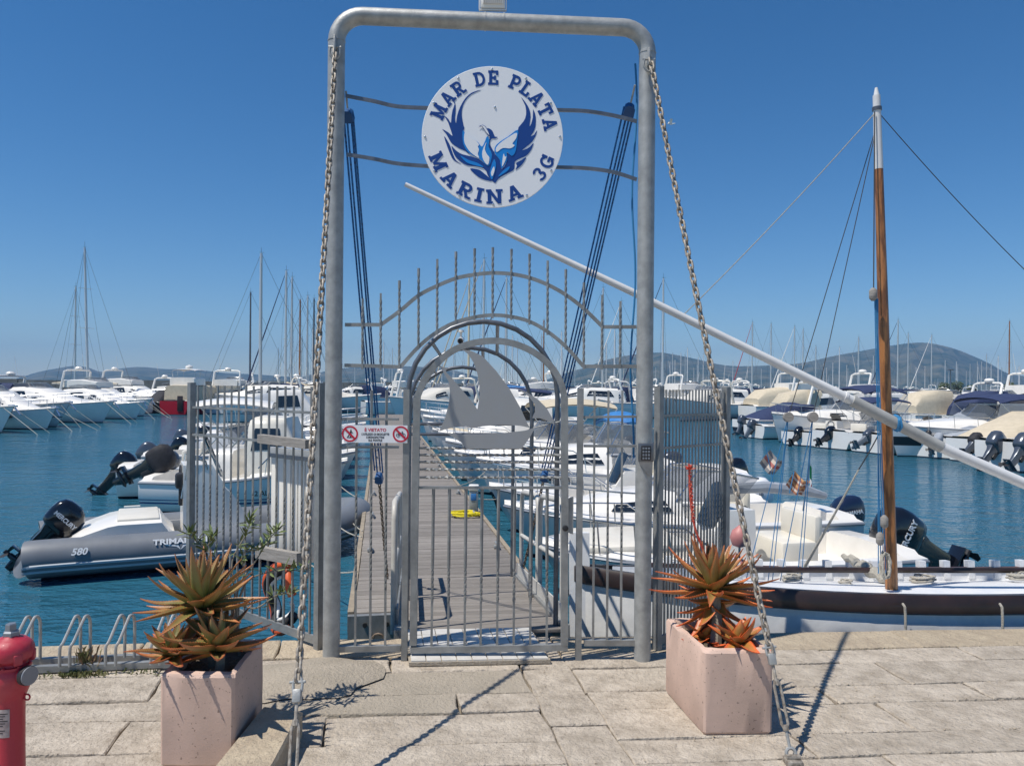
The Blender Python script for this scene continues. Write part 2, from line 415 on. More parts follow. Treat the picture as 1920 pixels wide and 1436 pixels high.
# threshold tiles
thr = root('gate_threshold', 'white tiled threshold strip under the grey gate leaf', 'threshold', gnd(900, 1245))
A0, B0 = qinv(gnd(770, 1249)); A1, _ = qinv(gnd(1030, 1246))
tw = (A1 - A0) / 9
g = MB(); g.add([qp(A0 - .01, B0 + .006, .003), qp(A1 + .01, B0 + .006, .003), qp(A1 + .01, -.02, .003), qp(A0 - .01, -.02, .003),
                 qp(A0 - .01, B0 + .006, .024), qp(A1 + .01, B0 + .006, .024), qp(A1 + .01, -.02, .024), qp(A0 - .01, -.02, .024)],
                [(0, 3, 2, 1), (4, 5, 6, 7), (0, 1, 5, 4), (1, 2, 6, 5), (2, 3, 7, 6), (3, 0, 4, 7)])
g.build('screed', CONC, thr, smooth=None)
b = B0; j = 0
while b > 0.02:
    for i in range(9):
        g = MB(); x0, x1 = A0 + i * tw + .003, A0 + (i + 1) * tw - .003; y0, y1 = b - .003, b - .112
        z = .032 + rnd.uniform(-.001, .001)
        q = [qp(x0, y0, .02), qp(x1, y0, .02), qp(x1, y1, .02), qp(x0, y1, .02)]; t = [V((p.x, p.y, z)) for p in q]
        g.add(q + t, [(4, 5, 6, 7), (0, 1, 5, 4), (1, 2, 6, 5), (2, 3, 7, 6), (3, 0, 4, 7)]); g.build('tile', TILE, thr, smooth=None)
    b -= .115; j += 1
# raised stone block beside the left planter
g = MB(); blk = [(-1.15, 2.45), (-.93, 2.5), (-.915, 3.0), (-.94, 3.5), (-1.13, 3.56)]
vs = []
for z, s_ in ((0, 1.0), (.11, 1.0), (.125, .93)):
    for x, y in blk: vs.append(V((-1.03 + (x + 1.03) * s_, 3.0 + (y - 3.0) * s_, z)))
g.add(vs, [(i, (i + 1) % 5, 5 + (i + 1) % 5, 5 + i) for i in range(5)] + [(5 + i, 5 + (i + 1) % 5, 10 + (i + 1) % 5, 10 + i) for i in range(5)] + [(10, 11, 12, 13, 14)])
tag(g.build('stone_block', KERB, loc=(-1.03, 3.0, 0), smooth=20), 'rough raised stone block between left planter and chain anchor', 'stone block')

# --- hills, breakwater
HILL = mat('scrub hillside', (.02, .04, .012), .95, 0, (.17, .15, .085), .011, bump=0, lo=.42, hi=.66, spec=.1, det=9)
def hill(name, pts, D, depth=.72):
    g = MB(); P = smoothpts([(x, y, 0) for x, y in pts], 4); N = 9; rows_ = []
    for i in range(N + 1):
        t = i / N; row = []
        for k, p in enumerate(P):
            top = at(p.x, p.y, D); wob = math.sin(k * .9 + 1.7 * math.sin(k * .31)) * .05 * math.sin(math.pi * t)
            d = depth + (1 - depth) * (t + wob); zz = WZ - 2 + (top.z - WZ + 2) * (t ** .8) * (1 + (rnd.uniform(-.06, .06) if 0 < i < N else 0))
            row.append(V((top.x * d, D * d, zz)))
        rows_.append(row)
    back = [V((p.x * 1.25, D * 1.25, WZ - 2)) for p in rows_[-1]]; rows_.append(back)
    g.loft(rows_, False); return tag(g.build(name, HILL, smooth=60), kind='structure')
hill('hill', [(-60, 716), (10, 713), (40, 707), (70, 698), (110, 690), (140, 686), (165, 689), (190, 697), (225, 691), (265, 688), (310, 692), (360, 692), (420, 699), (480, 702), (560, 707), (620, 704), (660, 702)], 3600)
hill('hill', [(520, 722), (580, 703), (640, 691), (700, 686), (770, 687), (830, 691), (870, 699), (905, 709), (950, 716), (1000, 722), (1060, 728)], 3300)
hill('hill', [(960, 728), (1010, 716), (1060, 700), (1100, 688), (1140, 674), (1180, 666), (1232, 661), (1260, 664), (1300, 672), (1360, 685), (1420, 686), (1500, 681), (1560, 668), (1610, 659), (1660, 650), (1700, 644), (1740, 643), (1790, 654), (1830, 670), (1860, 684), (1890, 700), (1930, 706), (1980, 712), (2060, 728)], 3000)
hill('hill', [(1700, 735), (1800, 722), (1880, 708), (1940, 704), (2010, 706), (2100, 716), (2200, 738)], 3900)
BRK = mat('breakwater wall', (.20, .175, .15), .9, 0, (.27, .24, .205), .5, lo=.4, hi=.6, spec=.1)
g = MB(); p0, p1 = V((-150, 150, 0)), V((-9, 168, 0))
for k in range(14):
    a = p0.lerp(p1, k / 14); b_ = p0.lerp(p1, (k + 1) / 14 - .0015); h_ = 2.25 + .12 * math.sin(k * 2.2)
    g.bar((a.x, a.y, (h_ + WZ - 1) / 2), (b_.x, b_.y, (h_ + WZ - 1) / 2), 3.0, h_ - WZ + 1)
tag(g.build('breakwater', BRK, smooth=None, loc=(-80, 158, 0)), 'long brown concrete breakwater wall below the far hills', 'breakwater')
SHORE = mat('far shore', (.22, .20, .17), .95, 0, (.10, .11, .08), .08, lo=.4, hi=.6)
g = MB(); rr_ = []
for i in range(61):
    x = -20 + i * 9; rr_.append([V((x, 330 + 6 * math.sin(i), WZ - 1)), V((x, 333 + 6 * math.sin(i), .3 + .4 * math.sin(i * 1.7) ** 2)), V((x, 350, 1.2 + .8 * math.sin(i * .8) ** 2)), V((x, 380, WZ - 1))])
g.loft(rr_, False); tag(g.build('shore', SHORE, smooth=60), kind='structure')

# --- pontoon
PD = -.30
pd_ = V((-.1675, .9859, 0)).normalized(); pn = V((pd_.y, -pd_.x, 0))          # along / to the right
PS = gnd(664, 1150, PD)
PW = 1.66
def pp(s, t, z=PD): return V((PS.x, PS.y, 0)) + pd_ * s + pn * t + V((0, 0, z))
pon = root('pontoon', 'long grey planked floating pontoon running out behind the gate', 'pontoon', pp(0, PW / 2))
PM = frame(pp(0, 0, 0), pn, pd_)
plank = MB().box((0, 0, 0), (PW, .128, .03), b=.004).mesh('plank', DECK, 30)
NPL = 110
for i in range(NPL):
    inst(plank, 'plank', pon, MX.Translation(pp(.09 + i * .136, PW / 2 + rnd.uniform(-.004, .004), PD - .016 + rnd.uniform(-.002, .002))) @ MX.Rotation(math.atan2(pn.y, pn.x), 4, 'Z'))
g = MB()
for i in range(NPL, 330):
    g.box(pp(.09 + i * .136, PW / 2, PD - .016), (PW, .128, .03), MX.Rotation(math.atan2(pn.y, pn.x), 4, 'Z'))
tag(g.build('plank_run', DECK, pon, smooth=None), kind='stuff')
FASC = mat('pale fascia board', (.36, .30, .22), .85, 0, (.26, .22, .17), 8, stretch=(1, 1, 6), spec=.2)
for t in (-.03, PW + .03):
    for k in range(9):
        MB().bar(pp(.02 + k * 5, t, PD - .075), pp(4.99 + k * 5, t, PD - .075), .05, .17).build('fascia_board', FASC, pon, smooth=None)
g = MB()
for k in range(12): g.box(pp(1.6 + k * 3.8, PW / 2, (PD + WZ) / 2 - .12), (PW * .86, 2.6, .75), MX.Rotation(math.atan2(pn.y, pn.x), 4, 'Z'), b=.05)
g.build('float', CONC, pon)
g = MB(); g.bar(pp(-.03, -.05, PD - .13), pp(-.03, PW + .05, PD - .13), .06, .25); g.build('end_beam', GALV2, pon, smooth=None)
for t in (.09, .27, PW - .27, PW - .09):
    MB().tube([pp(-.063, t, PD - .08), pp(-.075, t, PD - .08)], .02, 10).build('bolt_hole', RUBBER, pon)
g = MB(); c_ = pp(-.09, .2, PD - .2); g.tube([c_ + V((.05 * math.cos(a), 0, .05 * math.sin(a))) for a in [i * math.pi / 6 for i in range(12)]], .012, 6, closed=True); g.build('mooring_ring', CHAIN2, pon)
g = MB().box((0, 0, .02), (.07, .05, .04), b=.008).tube([(0, -.11, .055), (0, -.05, .065), (0, .05, .065), (0, .11, .055)], .014, 6)
cleat = g.mesh('cleat', GALV)
for k in range(14):
    for t in (.10, PW - .10):
        inst(cleat, 'cleat', pon, MX.Translation(pp(2.4 + k * 2.3, t, PD)) @ MX.Rotation(math.atan2(pd_.x, pd_.y) * -1, 4, 'Z'))

# --- gangway with three hoops
ga = gnd(906, 1187, -.005); gb_ = gnd(863, 1084, PD + .03)
gd = (gb_ - ga); GL = gd.length; gd.normalize(); gn = V((gd.y, -gd.x, 0)).normalized()
def gw(s, t, z=0.0): return ga + gd * s + gn * t + V((0, 0, z))
gang = root('gangway', 'planked gangway under three dark tube hoops, with cream handrails, behind the gate', 'gangway', ga)
gplank = MB().box((0, 0, 0), (1.06, .112, .026), b=.003).mesh('plank', DECK, 30)
GR = frame((0, 0, 0), gn, gd)
k = 0
while .06 + k * .119 < GL:
    inst(gplank, 'plank', gang, MX.Translation(gw(.06 + k * .119, 0, 0)) @ GR); k += 1
for t in (-.55, .55):
    MB().bar(gw(0, t, -.03), gw(GL, t, -.03), .05, .13).build('side_beam', GALV2, gang, smooth=None)
for t, m in ((.56, TUBEW), (-.56, GALV2)):
    MB().bar(gw(.2, t, .085), gw(GL, t, .085), .012, .10).build('toe_board', m, gang, smooth=None)
for s_ in (.12, GL * .5, GL - .05):
    pts = [gw(s_, -.50, -.02), gw(s_, -.50, .8), gw(s_, -.50, 1.45)] + [gw(s_, -.50 * math.cos(a), 1.55 + .50 * math.sin(a)) for a in [i * math.pi / 14 for i in range(15)]] + [gw(s_, .50, 1.45), gw(s_, .50, .8), gw(s_, .50, -.02)]
    MB().tube(pts, .0175, 10).build('hoop', DSTEEL, gang)
for t, z in ((0, 2.05),):
    pass
for sa, sb, an in ((.12, GL * .5, 1.75), (.12, GL * .5, .8), (GL * .5, GL - .05, 1.75), (GL * .5, GL - .05, .8)):
    MB().tube([gw(sa, -.50 * math.cos(an), 1.55 + .5 * math.sin(an)), gw(sb, -.50 * math.cos(an + .25), 1.55 + .5 * math.sin(an + .25))], .013, 8).build('hoop_tie', DSTEEL, gang)
for z in (1.50, 1.40):
    MB().tube([gw(GL - .05, -.5, z), gw(GL - .05, .5, z)], .015, 8).build('cross_tube', DSTEEL, gang)
for t in (-.585, .585):
    for s0, s1 in ((.32, GL * .52), (GL * .56, GL - .1)):
        pts = [gw(s0, t, -.05), gw(s0, t, .72), gw(s0 + .03, t, .80), gw(s0 + .10, t, .84), gw(s1 - .10, t, .84), gw(s1 - .03, t, .80), gw(s1, t, .72), gw(s1, t, -.05)]
        MB().tube(pts, .021, 10).build('handrail', TUBEW, gang)
        MB().tube([gw(s0, t, .42), gw(s1, t, .42)], .019, 10).build('mid_rail', TUBEW, gang)
# small things on the pontoon
ped = root('service_pedestal', 'small grey and white service pedestal at pontoon edge beside yellow hose', 'pedestal', gnd(888, 962, PD))
c_ = V(ped.location)
MB().box(c_ + V((0, 0, .17)), (.13, .13, .34), b=.015).build('post', GALV, ped); MB().box(c_ + V((0, 0, .385)), (.16, .16, .09), b=.025).build('head', WHITE, ped)
MB().box(c_ + V((0, -.068, .25)), (.08, .012, .1), b=.004).build('socket_panel', BLUEC, ped)
c_ = gnd(873, 967, PD + .012); g = MB(); pts = []
for i in range(150):
    a = i * .29; r_ = .15 + .03 * math.sin(i * .9) + .02 * math.sin(i * .37); pts.append(c_ + V((r_ * 1.25 * math.cos(a), r_ * math.sin(a), .008 + .00035 * i)))
g.tube(pts, .009, 6); tag(g.build('hose_coil', YELLOW, loc=c_), 'coiled yellow hose lying on the pontoon planks', 'hose')
# ================================================================ ENTRANCE PORTAL, SIGN, GATE, FENCES
GA, GB = gnd(621, 1236), gnd(1204, 1236)
gx = (GB - GA).normalized(); gnrm = V((gx.y, -gx.x, 0)).normalized()        # gnrm points to the camera
def gp(px, py, off=0.0):
    """point of the gate plane (shifted off metres towards the camera) seen at a pixel"""
    d = at(px, py, 1.0) - V((0, 0, EYE)); o = V((0, 0, EYE)); q = GA + gnrm * off
    t = (q - o).dot(gnrm) / d.dot(gnrm); return o + d * t
UP = V((0, 0, 1))
portal = root('entrance_portal', 'tall bent galvanised pipe portal framing the marina gate', 'portal', GA.lerp(GB, .5))
tl, tr = gp(632, 100), gp(1209, 105); bl, br = V((GA.x, GA.y, -.02)), V((GB.x, GB.y, -.02))
zt = gp(925, 36).z; RB = .15; PR = .049
tl = V((bl.x, bl.y, zt)); tr = V((br.x, br.y, zt - .035))
pts = [bl, bl.lerp(tl, .5), tl - UP * RB]
for i in range(1, 8):
    a = i * math.pi / 16; pts.append(tl - UP * RB + gx * RB + (-gx * math.cos(a) + UP * math.sin(a)) * RB)
pts += [tl + gx * RB, tl.lerp(tr, .5), tr - gx * RB]
for i in range(1, 8):
    a = i * math.pi / 16; pts.append(tr - gx * RB - UP * RB + (gx * math.sin(a) + UP * math.cos(a)) * RB)
pts += [tr - UP * RB, tr.lerp(br, .5), br]
MB().tube(pts, PR, 24).build('pipe_frame', GALV, portal, 60)
for p in (tl.lerp(tr, .475), tl.lerp(tr, .535)):
    MB().tube([p - gx * .004, p + gx * .004], PR + .003, 24).build('weld_seam', GALV, portal)
for p in (tl - UP * RB, tr - UP * RB): MB().tube([p - UP * .003, p + UP * .003], PR + .0025, 24).build('weld_seam', GALV, portal)
lugs = []
for base, s_ in ((tl, -1), (tr, 1)):
    c_ = base - UP * (RB + .05) + gnrm * (PR + .012) - gx * .006 * s_
    MB().box(c_, (.012, .06, .10), frame((0, 0, 0), gx, gnrm).to_3x3().to_4x4(), b=.003).build('chain_lug', GALV, portal); lugs.append(c_ - UP * .035 + gnrm * .012)
def flat(pts, w, t):   # flat bar along points in the gate plane: w vertical face seen, t depth
    g = MB()
    pts = [V(p) for p in pts]; rings = []
    for i, p in enumerate(pts):
        d = (pts[min(i + 1, len(pts) - 1)] - pts[max(i - 1, 0)]).normalized(); u = gnrm.cross(d).normalized()
        rings.append([p + u * w / 2 + gnrm * t / 2, p - u * w / 2 + gnrm * t / 2, p - u * w / 2 - gnrm * t / 2, p + u * w / 2 - gnrm * t / 2])
    return g.loft(rings, True, True, True)
for pl in ([(648, 180), (700, 190), (745, 200), (800, 203), (830, 204)], [(650, 290), (700, 298), (745, 307), (805, 312), (830, 312)],
           [(1020, 207), (1052, 207), (1100, 209), (1150, 217), (1194, 228)], [(1020, 313), (1046, 314), (1100, 316), (1150, 323), (1194, 337)]):
    flat(smoothpts([gp(x, y, .0) for x, y in pl], 5), .02, .012).build('sign_bracket', DSTEEL, portal)

# --- floodlight on top
fl = root('floodlight', 'white finned floodlight clamped on top of the pipe portal', 'floodlight', gp(924, 22))
c_ = gp(924, 8)
MB().box(c_ + UP * .03, (.145, .03, .12), frame((0, 0, 0), gx, gnrm), b=.006).build('housing', WHITE, fl)
for i in range(11):
    MB().box(c_ + UP * .035 + gx * (-.055 + i * .011) + gnrm * .022, (.004, .018, .09), frame((0, 0, 0), gx, gnrm)).build('fin', WHITE, fl, None)
g = MB(); 
for s_ in (-1, 1): g.bar(c_ + gx * .079 * s_ - UP * .035, c_ + gx * .079 * s_ + UP * .06, .02, .006, gx)
g.bar(c_ - gx * .08 - UP * .037, c_ + gx * .08 - UP * .037, .02, .006, UP); g.build('bracket', WHITE, fl, None)

# --- round sign
SO = .035
sc = gp(923.5, 257, SO); sr_ = (gp(1056, 257, SO) - gp(791, 257, SO)).length / 2
sign = root('round_sign', 'round white sign with blue bird emblem and ring of blue lettering', 'sign', sc)
SM = frame(sc, gx, UP)          # local: x right, y up, z towards the camera
assert SM.col[2].to_3d().dot(gnrm) > 0
MB().lathe([(sr_ - .003, -.012), (sr_, -.009), (sr_, -.002), (sr_ - .002, 0)], 72, SM).build('disc', SIGNW, sign)
def sg(name, polys, m, z, parent=sign):
    g = MB()
    for i, pg in enumerate(polys): g.prism(pg, z, z + .0012 + .00015 * i, SM)
    # triangulate concave caps
    me = g.mesh(name, m, None, OFF[parent.name]); bm = bmesh.new(); bm.from_mesh(me)
    bmesh.ops.triangulate(bm, faces=[f for f in bm.faces if len(f.verts) > 4]); bm.to_mesh(me); bm.free()
    o = bpy.data.objects.new(name, me); COL.objects.link(o); o.parent = parent; OFF[o.name] = OFF[parent.name]; return o
# slab-serif glyphs, unit cap height, built from bars, arcs
def Q(x0, y0, x1, y1): return [(x0, y0), (x1, y0), (x1, y1), (x0, y1)]
def ST(xa, ya, xb, yb, w): return [(xa - w / 2, ya), (xa + w / 2, ya), (xb + w / 2, yb), (xb - w / 2, yb)]
def ARC(cx, cy, rx, ry, w, a0, a1, n=14):
    o = []; i_ = []
    for k in range(n + 1):
        a = R(a0 + (a1 - a0) * k / n); o.append((cx + rx * math.cos(a), cy + ry * math.sin(a))); i_.append((cx + (rx - w) * math.cos(a), cy + (ry - w * .85) * math.sin(a)))
    return o + i_[::-1]
T_ = .21; sf = .15
GLY = {
 'M': (1.10, [Q(0, 0, .38, sf), Q(.72, 0, 1.10, sf), Q(.09, 0, .30, 1), Q(.80, 0, 1.01, 1), Q(0, 1 - sf, .30, 1), Q(.80, 1 - sf, 1.10, 1), [(.30, 1), (.12, 1), (.46, .12), (.64, .12)], [(.80, 1), (.98, 1), (.64, .12), (.46, .12)]]),
 'A': (.98, [Q(0, 0, .38, sf), Q(.60, 0, .98, sf), [(.08, 0), (.29, 0), (.58, 1), (.36, 1)], [(.70, 0), (.91, 0), (.64, 1), (.40, 1)], Q(.26, .26, .72, .41)]),
 'R': (.92, [Q(0, 0, .40, sf), Q(.09, 0, .30, 1), Q(0, 1 - sf, .40, 1), Q(.3, 1 - .17, .52, 1), Q(.3, .40, .52, .57), ARC(.52, .70, .30, .30, .2, -90, 90), [(.36, .44), (.56, .46), (.80, 0), (.58, 0)], Q(.58, 0, .93, sf)]),
 'D': (.92, [Q(0, 0, .42, sf), Q(.09, 0, .30, 1), Q(0, 1 - sf, .42, 1), ARC(.42, .5, .48, .5, .21, -90, 90)]),
 'E': (.84, [Q(0, 0, .80, sf), Q(.09, 0, .30, 1), Q(0, 1 - sf, .78, 1), Q(.3, .42, .58, .57), Q(.66, 0, .82, .32), Q(.66, .70, .80, 1), Q(.50, .34, .62, .65)]),
 'P': (.84, [Q(0, 0, .44, sf), Q(.09, 0, .30, 1), Q(0, 1 - sf, .42, 1), Q(.3, 1 - .17, .50, 1), Q(.3, .34, .50, .51), ARC(.50, .67, .33, .33, .21, -90, 90)]),
 'L': (.80, [Q(0, 0, .78, sf), Q(.09, 0, .30, 1), Q(0, 1 - sf, .42, 1), Q(.62, 0, .79, .36)]),
 'T': (.90, [Q(.24, 0, .66, sf), Q(.345, 0, .555, 1), Q(0, 1 - sf - .01, .90, 1), Q(0, .66, .15, 1), Q(.75, .66, .90, 1)]),
 'I': (.44, [Q(0, 0, .44, sf), Q(.115, 0, .325, 1), Q(0, 1 - sf, .44, 1)]),
 'N': (1.02, [Q(0, 0, .38, sf), Q(.09, 0, .29, 1), Q(.72, 0, .92, 1), Q(0, 1 - sf, .30, 1), Q(.62, 1 - sf, 1.02, 1), [(.30, 1), (.07, 1), (.70, 0), (.92, 0)]]),
 '3': (.74, [ARC(.36, .725, .34, .275, .2, -80, 165), ARC(.36, .285, .38, .285, .2, -165, 85)]),
 'G': (.86, [ARC(.45, .5, .44, .5, .21, 35, 320, 22), Q(.5, .34, .88, .50), Q(.70, .12, .88, .50), Q(.70, .62, .86, 1.0)]),
}
def ring_text(s, a_start, a_end, rbase, h, flip=False, bend=True):
    """glyphs along a circle between two angles (degrees, maths sense); flip = reads along the bottom"""
    tot = sum(GLY[c][0] if c != ' ' else .55 for c in s) + .13 * (len(s) - 1); w = 0
    span = R(a_end - a_start)
    for ch in s:
        gw_ = GLY[ch][0] if ch != ' ' else .55
        if ch != ' ':
            polys = []
            for pg in GLY[ch][1]:
                out = []; mx_ = sum(q[0] for q in pg) / len(pg); my_ = sum(q[1] for q in pg) / len(pg)
                for x, y in pg:
                    if len(pg) == 4: x += math.copysign(.018, x - mx_); y += math.copysign(.01, y - my_)
                    xm = w + gw_ / 2; a = R(a_start) + span * (xm / tot); rr = rbase
                    scx = abs(span) * rbase / tot
                    lx, ly = (x - gw_ / 2) * scx, y * h
                    if flip: u = V((-math.sin(a), math.cos(a))); v = V((-math.cos(a), -math.sin(a))); org = V((math.cos(a), math.sin(a))) * (rbase + h)
                    else: u = V((math.sin(a), -math.cos(a))); v = V((math.cos(a), math.sin(a))); org = V((math.cos(a), math.sin(a))) * rbase
                    p = org + u * lx + v * ly; out.append((p.x, p.y))
                polys.append(out)
            sg('letter', polys, SIGNB, .0003)
        w += gw_ + .13
ring_text('MAR DE PLATA', 163, 7, sr_ * .735, sr_ * .20)
ring_text('MARINA', 196, 300, sr_ * .745, sr_ * .20, flip=True)
ring_text('3G', 317, 342, sr_ * .745, sr_ * .20, flip=True)
K = 1436 / 200.0
def em(pts):   # emblem outline, traced in a 200 px window of the photograph, to sign units
    out = []
    for x, y in pts:
        q = SM.inverted() @ gp(820 + x / K, 160 + y / K, SO); out.append((q.x, q.y))
    return out
def cr2(pts, n=3): return [(p.x, p.y) for p in smoothpts([(x, y, 0) for x, y in pts], n, closed=True)]
LW = [(585, 66), (470, 100), (380, 175), (305, 300), (265, 420), (252, 515), (238, 450), (248, 340), (240, 240), (215, 195), (232, 260), (205, 340), (190, 430), (182, 512), (150, 460), (95, 415), (140, 490), (165, 560), (205, 685), (150, 640), (65, 592), (115, 650), (160, 730), (200, 790), (290, 850), (380, 890), (435, 935), (370, 830), (340, 720), (350, 620), (365, 580), (352, 540), (330, 420), (335, 320), (375, 215), (460, 125)]
RW = [(1128, 165), (1190, 240), (1240, 330), (1255, 430), (1240, 550), (1255, 540), (1285, 440), (1290, 325), (1325, 430), (1320, 560), (1290, 640), (1255, 690), (1300, 670), (1340, 610), (1320, 690), (1270, 770), (1200, 830), (1140, 880), (1200, 860), (1250, 825), (1295, 780), (1265, 870), (1200, 950), (1120, 985), (1045, 1030), (1040, 1100), (1020, 1150), (940, 1190), (850, 1240), (800, 1290), (780, 1320), (740, 1290), (690, 1230), (665, 1170), (700, 1080), (745, 980), (760, 880), (775, 930), (840, 1010), (865, 1130), (930, 1050), (935, 910), (1000, 955), (1050, 900), (1070, 780), (1085, 610), (1100, 560), (1160, 490), (1195, 400), (1185, 280)]
LOW = [(190, 820), (230, 940), (300, 1020), (400, 1080), (520, 1095), (620, 1120), (670, 1170), (720, 1200), (740, 1120), (640, 1060), (560, 1000), (450, 960), (330, 930), (250, 880)]
HEAD = [(670, 580), (730, 605), (760, 660), (775, 695), (810, 700), (775, 722), (730, 722), (705, 790), (750, 880), (760, 960), (735, 1060), (690, 1090), (730, 930), (690, 830), (695, 740), (710, 690), (690, 640)]
sg('emblem_wing', [em(cr2(LW, 2))], SIGNB, .0004); sg('emblem_wing', [em(cr2(RW, 2))], SIGNB, .0004)
sg('emblem_body', [em(cr2(LOW)), em(cr2(HEAD, 2))], SIGNB, .0008)
sg('emblem_feather', [em(cr2(q)) for q in ([(90, 690), (160, 790), (200, 900), (250, 1010), (320, 1060), (220, 1010), (160, 900)], [(440, 1125), (560, 1140), (630, 1190), (740, 1290), (620, 1270), (530, 1220)], [(1195, 975), (1130, 1010), (1060, 1050), (1072, 1085), (1055, 1140), (1140, 1070)])], SIGNB, .0004)
sg('emblem_highlight', [em(cr2(q)) for q in ([(345, 610), (395, 680), (470, 720), (545, 770), (600, 830), (640, 760), (670, 690), (700, 740), (690, 830), (735, 940), (690, 1090), (600, 1020), (560, 990), (430, 920), (360, 820), (340, 720)], [(1085, 605), (1070, 780), (1050, 900), (1000, 955), (935, 900), (940, 1010), (868, 1125), (840, 1010), (775, 920), (780, 830), (850, 760), (960, 690)], [(760, 1000), (790, 1090), (740, 1270), (705, 1180)], [(310, 950), (420, 1010), (540, 1050), (620, 1105), (500, 1080), (390, 1040)], [(970, 1095), (950, 1150), (820, 1235), (880, 1160)])], SIGNL, .0022)
sg('emblem_white', [em(cr2(q)) for q in ([(372, 640), (420, 690), (500, 735), (560, 800), (545, 830), (560, 870), (545, 930), (560, 985), (450, 910), (385, 820), (360, 740)], [(660, 770), (640, 860), (665, 930), (700, 980), (680, 1075), (620, 1010), (605, 900)], [(1065, 645), (1060, 720), (1010, 790), (1040, 815), (980, 855), (880, 850), (800, 905), (790, 850), (850, 780), (950, 710)], [(890, 930), (910, 970), (930, 960), (905, 1040), (870, 1095)], [(760, 1100), (770, 1150), (740, 1230), (722, 1180)])], SIGNW, .0038)
sg('emblem_beak', [em(q) for q in ([(555, 578), (575, 548), (612, 538), (650, 560), (690, 625), (715, 690), (690, 690), (655, 640), (620, 590), (600, 560), (570, 562)],)], SIGNB, .0030)
sg('emblem_beak', [em(q) for q in ([(580, 555), (612, 545), (645, 566), (682, 628), (700, 680), (660, 640), (625, 585), (605, 558)],)], SIGNW, .0046)
scr = MB().lathe([(.0075, 0), (.007, .003), (.003, .005)], 8).mesh('screw', INOX)
for i in range(12):
    a = R(i * 30 + 91); inst(scr, 'screw', sign, SM @ MX.Translation((sr_ * .955 * math.cos(a), sr_ * .955 * math.sin(a), 0)))
inst(scr, 'screw', sign, SM @ MX.Translation((.012, sr_ * .42, 0)))

# --- gate screen: fixed posts, side panels, arched grille; swinging leaf with boat silhouette
gate = root('gate_screen', 'fixed galvanised gate surround with arched twisted-bar grille and side panels', 'gate surround', gp(900, 1240))
def rodmesh(L, w=.014, twist=(0, 0), n=40):
    """square bar of length L standing on z=0, twisted between two fractions"""
    g = MB(); rings = []; N = n if twist[1] > twist[0] else 1
    for i in range(N + 1):
        t = i / N; a = 0
        if twist[1] > twist[0]: a = max(0, min(1, (t - twist[0]) / (twist[1] - twist[0]))) * (twist[1] - twist[0]) * L * 42
        rings.append([V((w / 2 * 1.3 * math.cos(a + k * math.pi / 2 + .785), w / 2 * 1.3 * math.sin(a + k * math.pi / 2 + .785), t * L)) for k in range(4)])
    return g.loft(rings, True, True, True)
def rod(parent, p0, p1, w=.014, twist=(0, 0), name='bar', m=GALV2):
    p0, p1 = V(p0), V(p1); L = (p1 - p0).length; g = rodmesh(L, w, twist); z = (p1 - p0).normalized()
    x = gx - z * gx.dot(z)
    if x.length < .1: x = gnrm - z * gnrm.dot(z)
    x.normalize(); M = frame(p0, x, z.cross(x)); g.xf(M); return g.build(name, m, parent, 30)
def post(parent, px, y0, y1, wpx, d=.05, name='post'):
    a, b_ = gp(px, y1), gp(px, y0); w = (gp(px + wpx / 2, 900) - gp(px - wpx / 2, 900)).length
    b_ = V((a.x, a.y, b_.z)); a = V((a.x, a.y, max(a.z, .0)))
    return MB().bar(a, b_, w, d, gnrm).build(name, GALV2, parent, None)
post(gate, 758, 730, 1249, 11, .04); post(gate, 1084, 728, 1240, 11, .04)
def hrail(parent, x0, y0, x1, y1, t=.022, d=.03, name='rail'): flat([gp(x0, y0), gp(x1, y1)], t, d).build(name, GALV2, parent, None)
hrail(gate, 642, 785, 748, 786, .014); hrail(gate, 641, 838, 748, 838, .014); hrail(gate, 636, 1216, 752, 1214, .034)
hrail(gate, 1095, 782, 1193, 781, .014); hrail(gate, 1095, 836, 1193, 836, .014); hrail(gate, 1095, 1204, 1192, 1204, .034)
for x in (669, 697, 725): rod(gate, gp(x - 3, 1214), gp(x, 732), .0135, (.22, .6))
for x in (1115, 1141, 1167): rod(gate, gp(x - 3, 1203), gp(x, 732), .0135, (.35, .6))
up_ = [(647, 609), (714, 609)] + [(750, 583), (785, 554), (820, 536), (855, 522), (890, 515), (924, 512), (959, 514), (993, 521), (1027, 534), (1061, 553), (1095, 579), (1130, 613), (1193, 613)]
lo_ = [(646, 685), (700, 686), (751, 688), (785, 650), (820, 622), (855, 604), (890, 595), (924, 591), (959, 594), (993, 603), (1027, 622), (1061, 650), (1094, 687), (1140, 687), (1193, 687)]
g1 = [gp(x, y) for x, y in up_]; g2 = [gp(x, y) for x, y in lo_]
flat(g1[:2], .021, .012).build('grille_rail', GALV2, gate); flat(g1[-2:], .021, .012).build('grille_rail', GALV2, gate)
flat(smoothpts(g1[1:-1], 4), .021, .012).build('grille_arch', GALV2, gate)
flat(g2[:3], .021, .012).build('grille_rail', GALV2, gate); flat(g2[-3:], .021, .012).build('grille_rail', GALV2, gate)
flat(smoothpts(g2[2:-2], 4), .021, .012).build('grille_arch', GALV2, gate)
for x, y0, y1 in ((680, 560, 692), (714, 550, 694), (749, 526, 692), (785, 503, 655), (820, 486, 628), (855, 472, 608), (890, 466, 600), (924, 464, 597), (959, 467, 600), (993, 476, 609), (1027, 489, 628), (1061, 505, 655), (1095, 530, 692), (1129, 553, 693), (1163, 565, 691)):
    rod(gate, gp(x - .5, y1, .004), gp(x, y0, .004), .0125, (.08, .92), 'grille_bar')
g = MB(); a0 = gp(1075, 966, .02); rr = .11
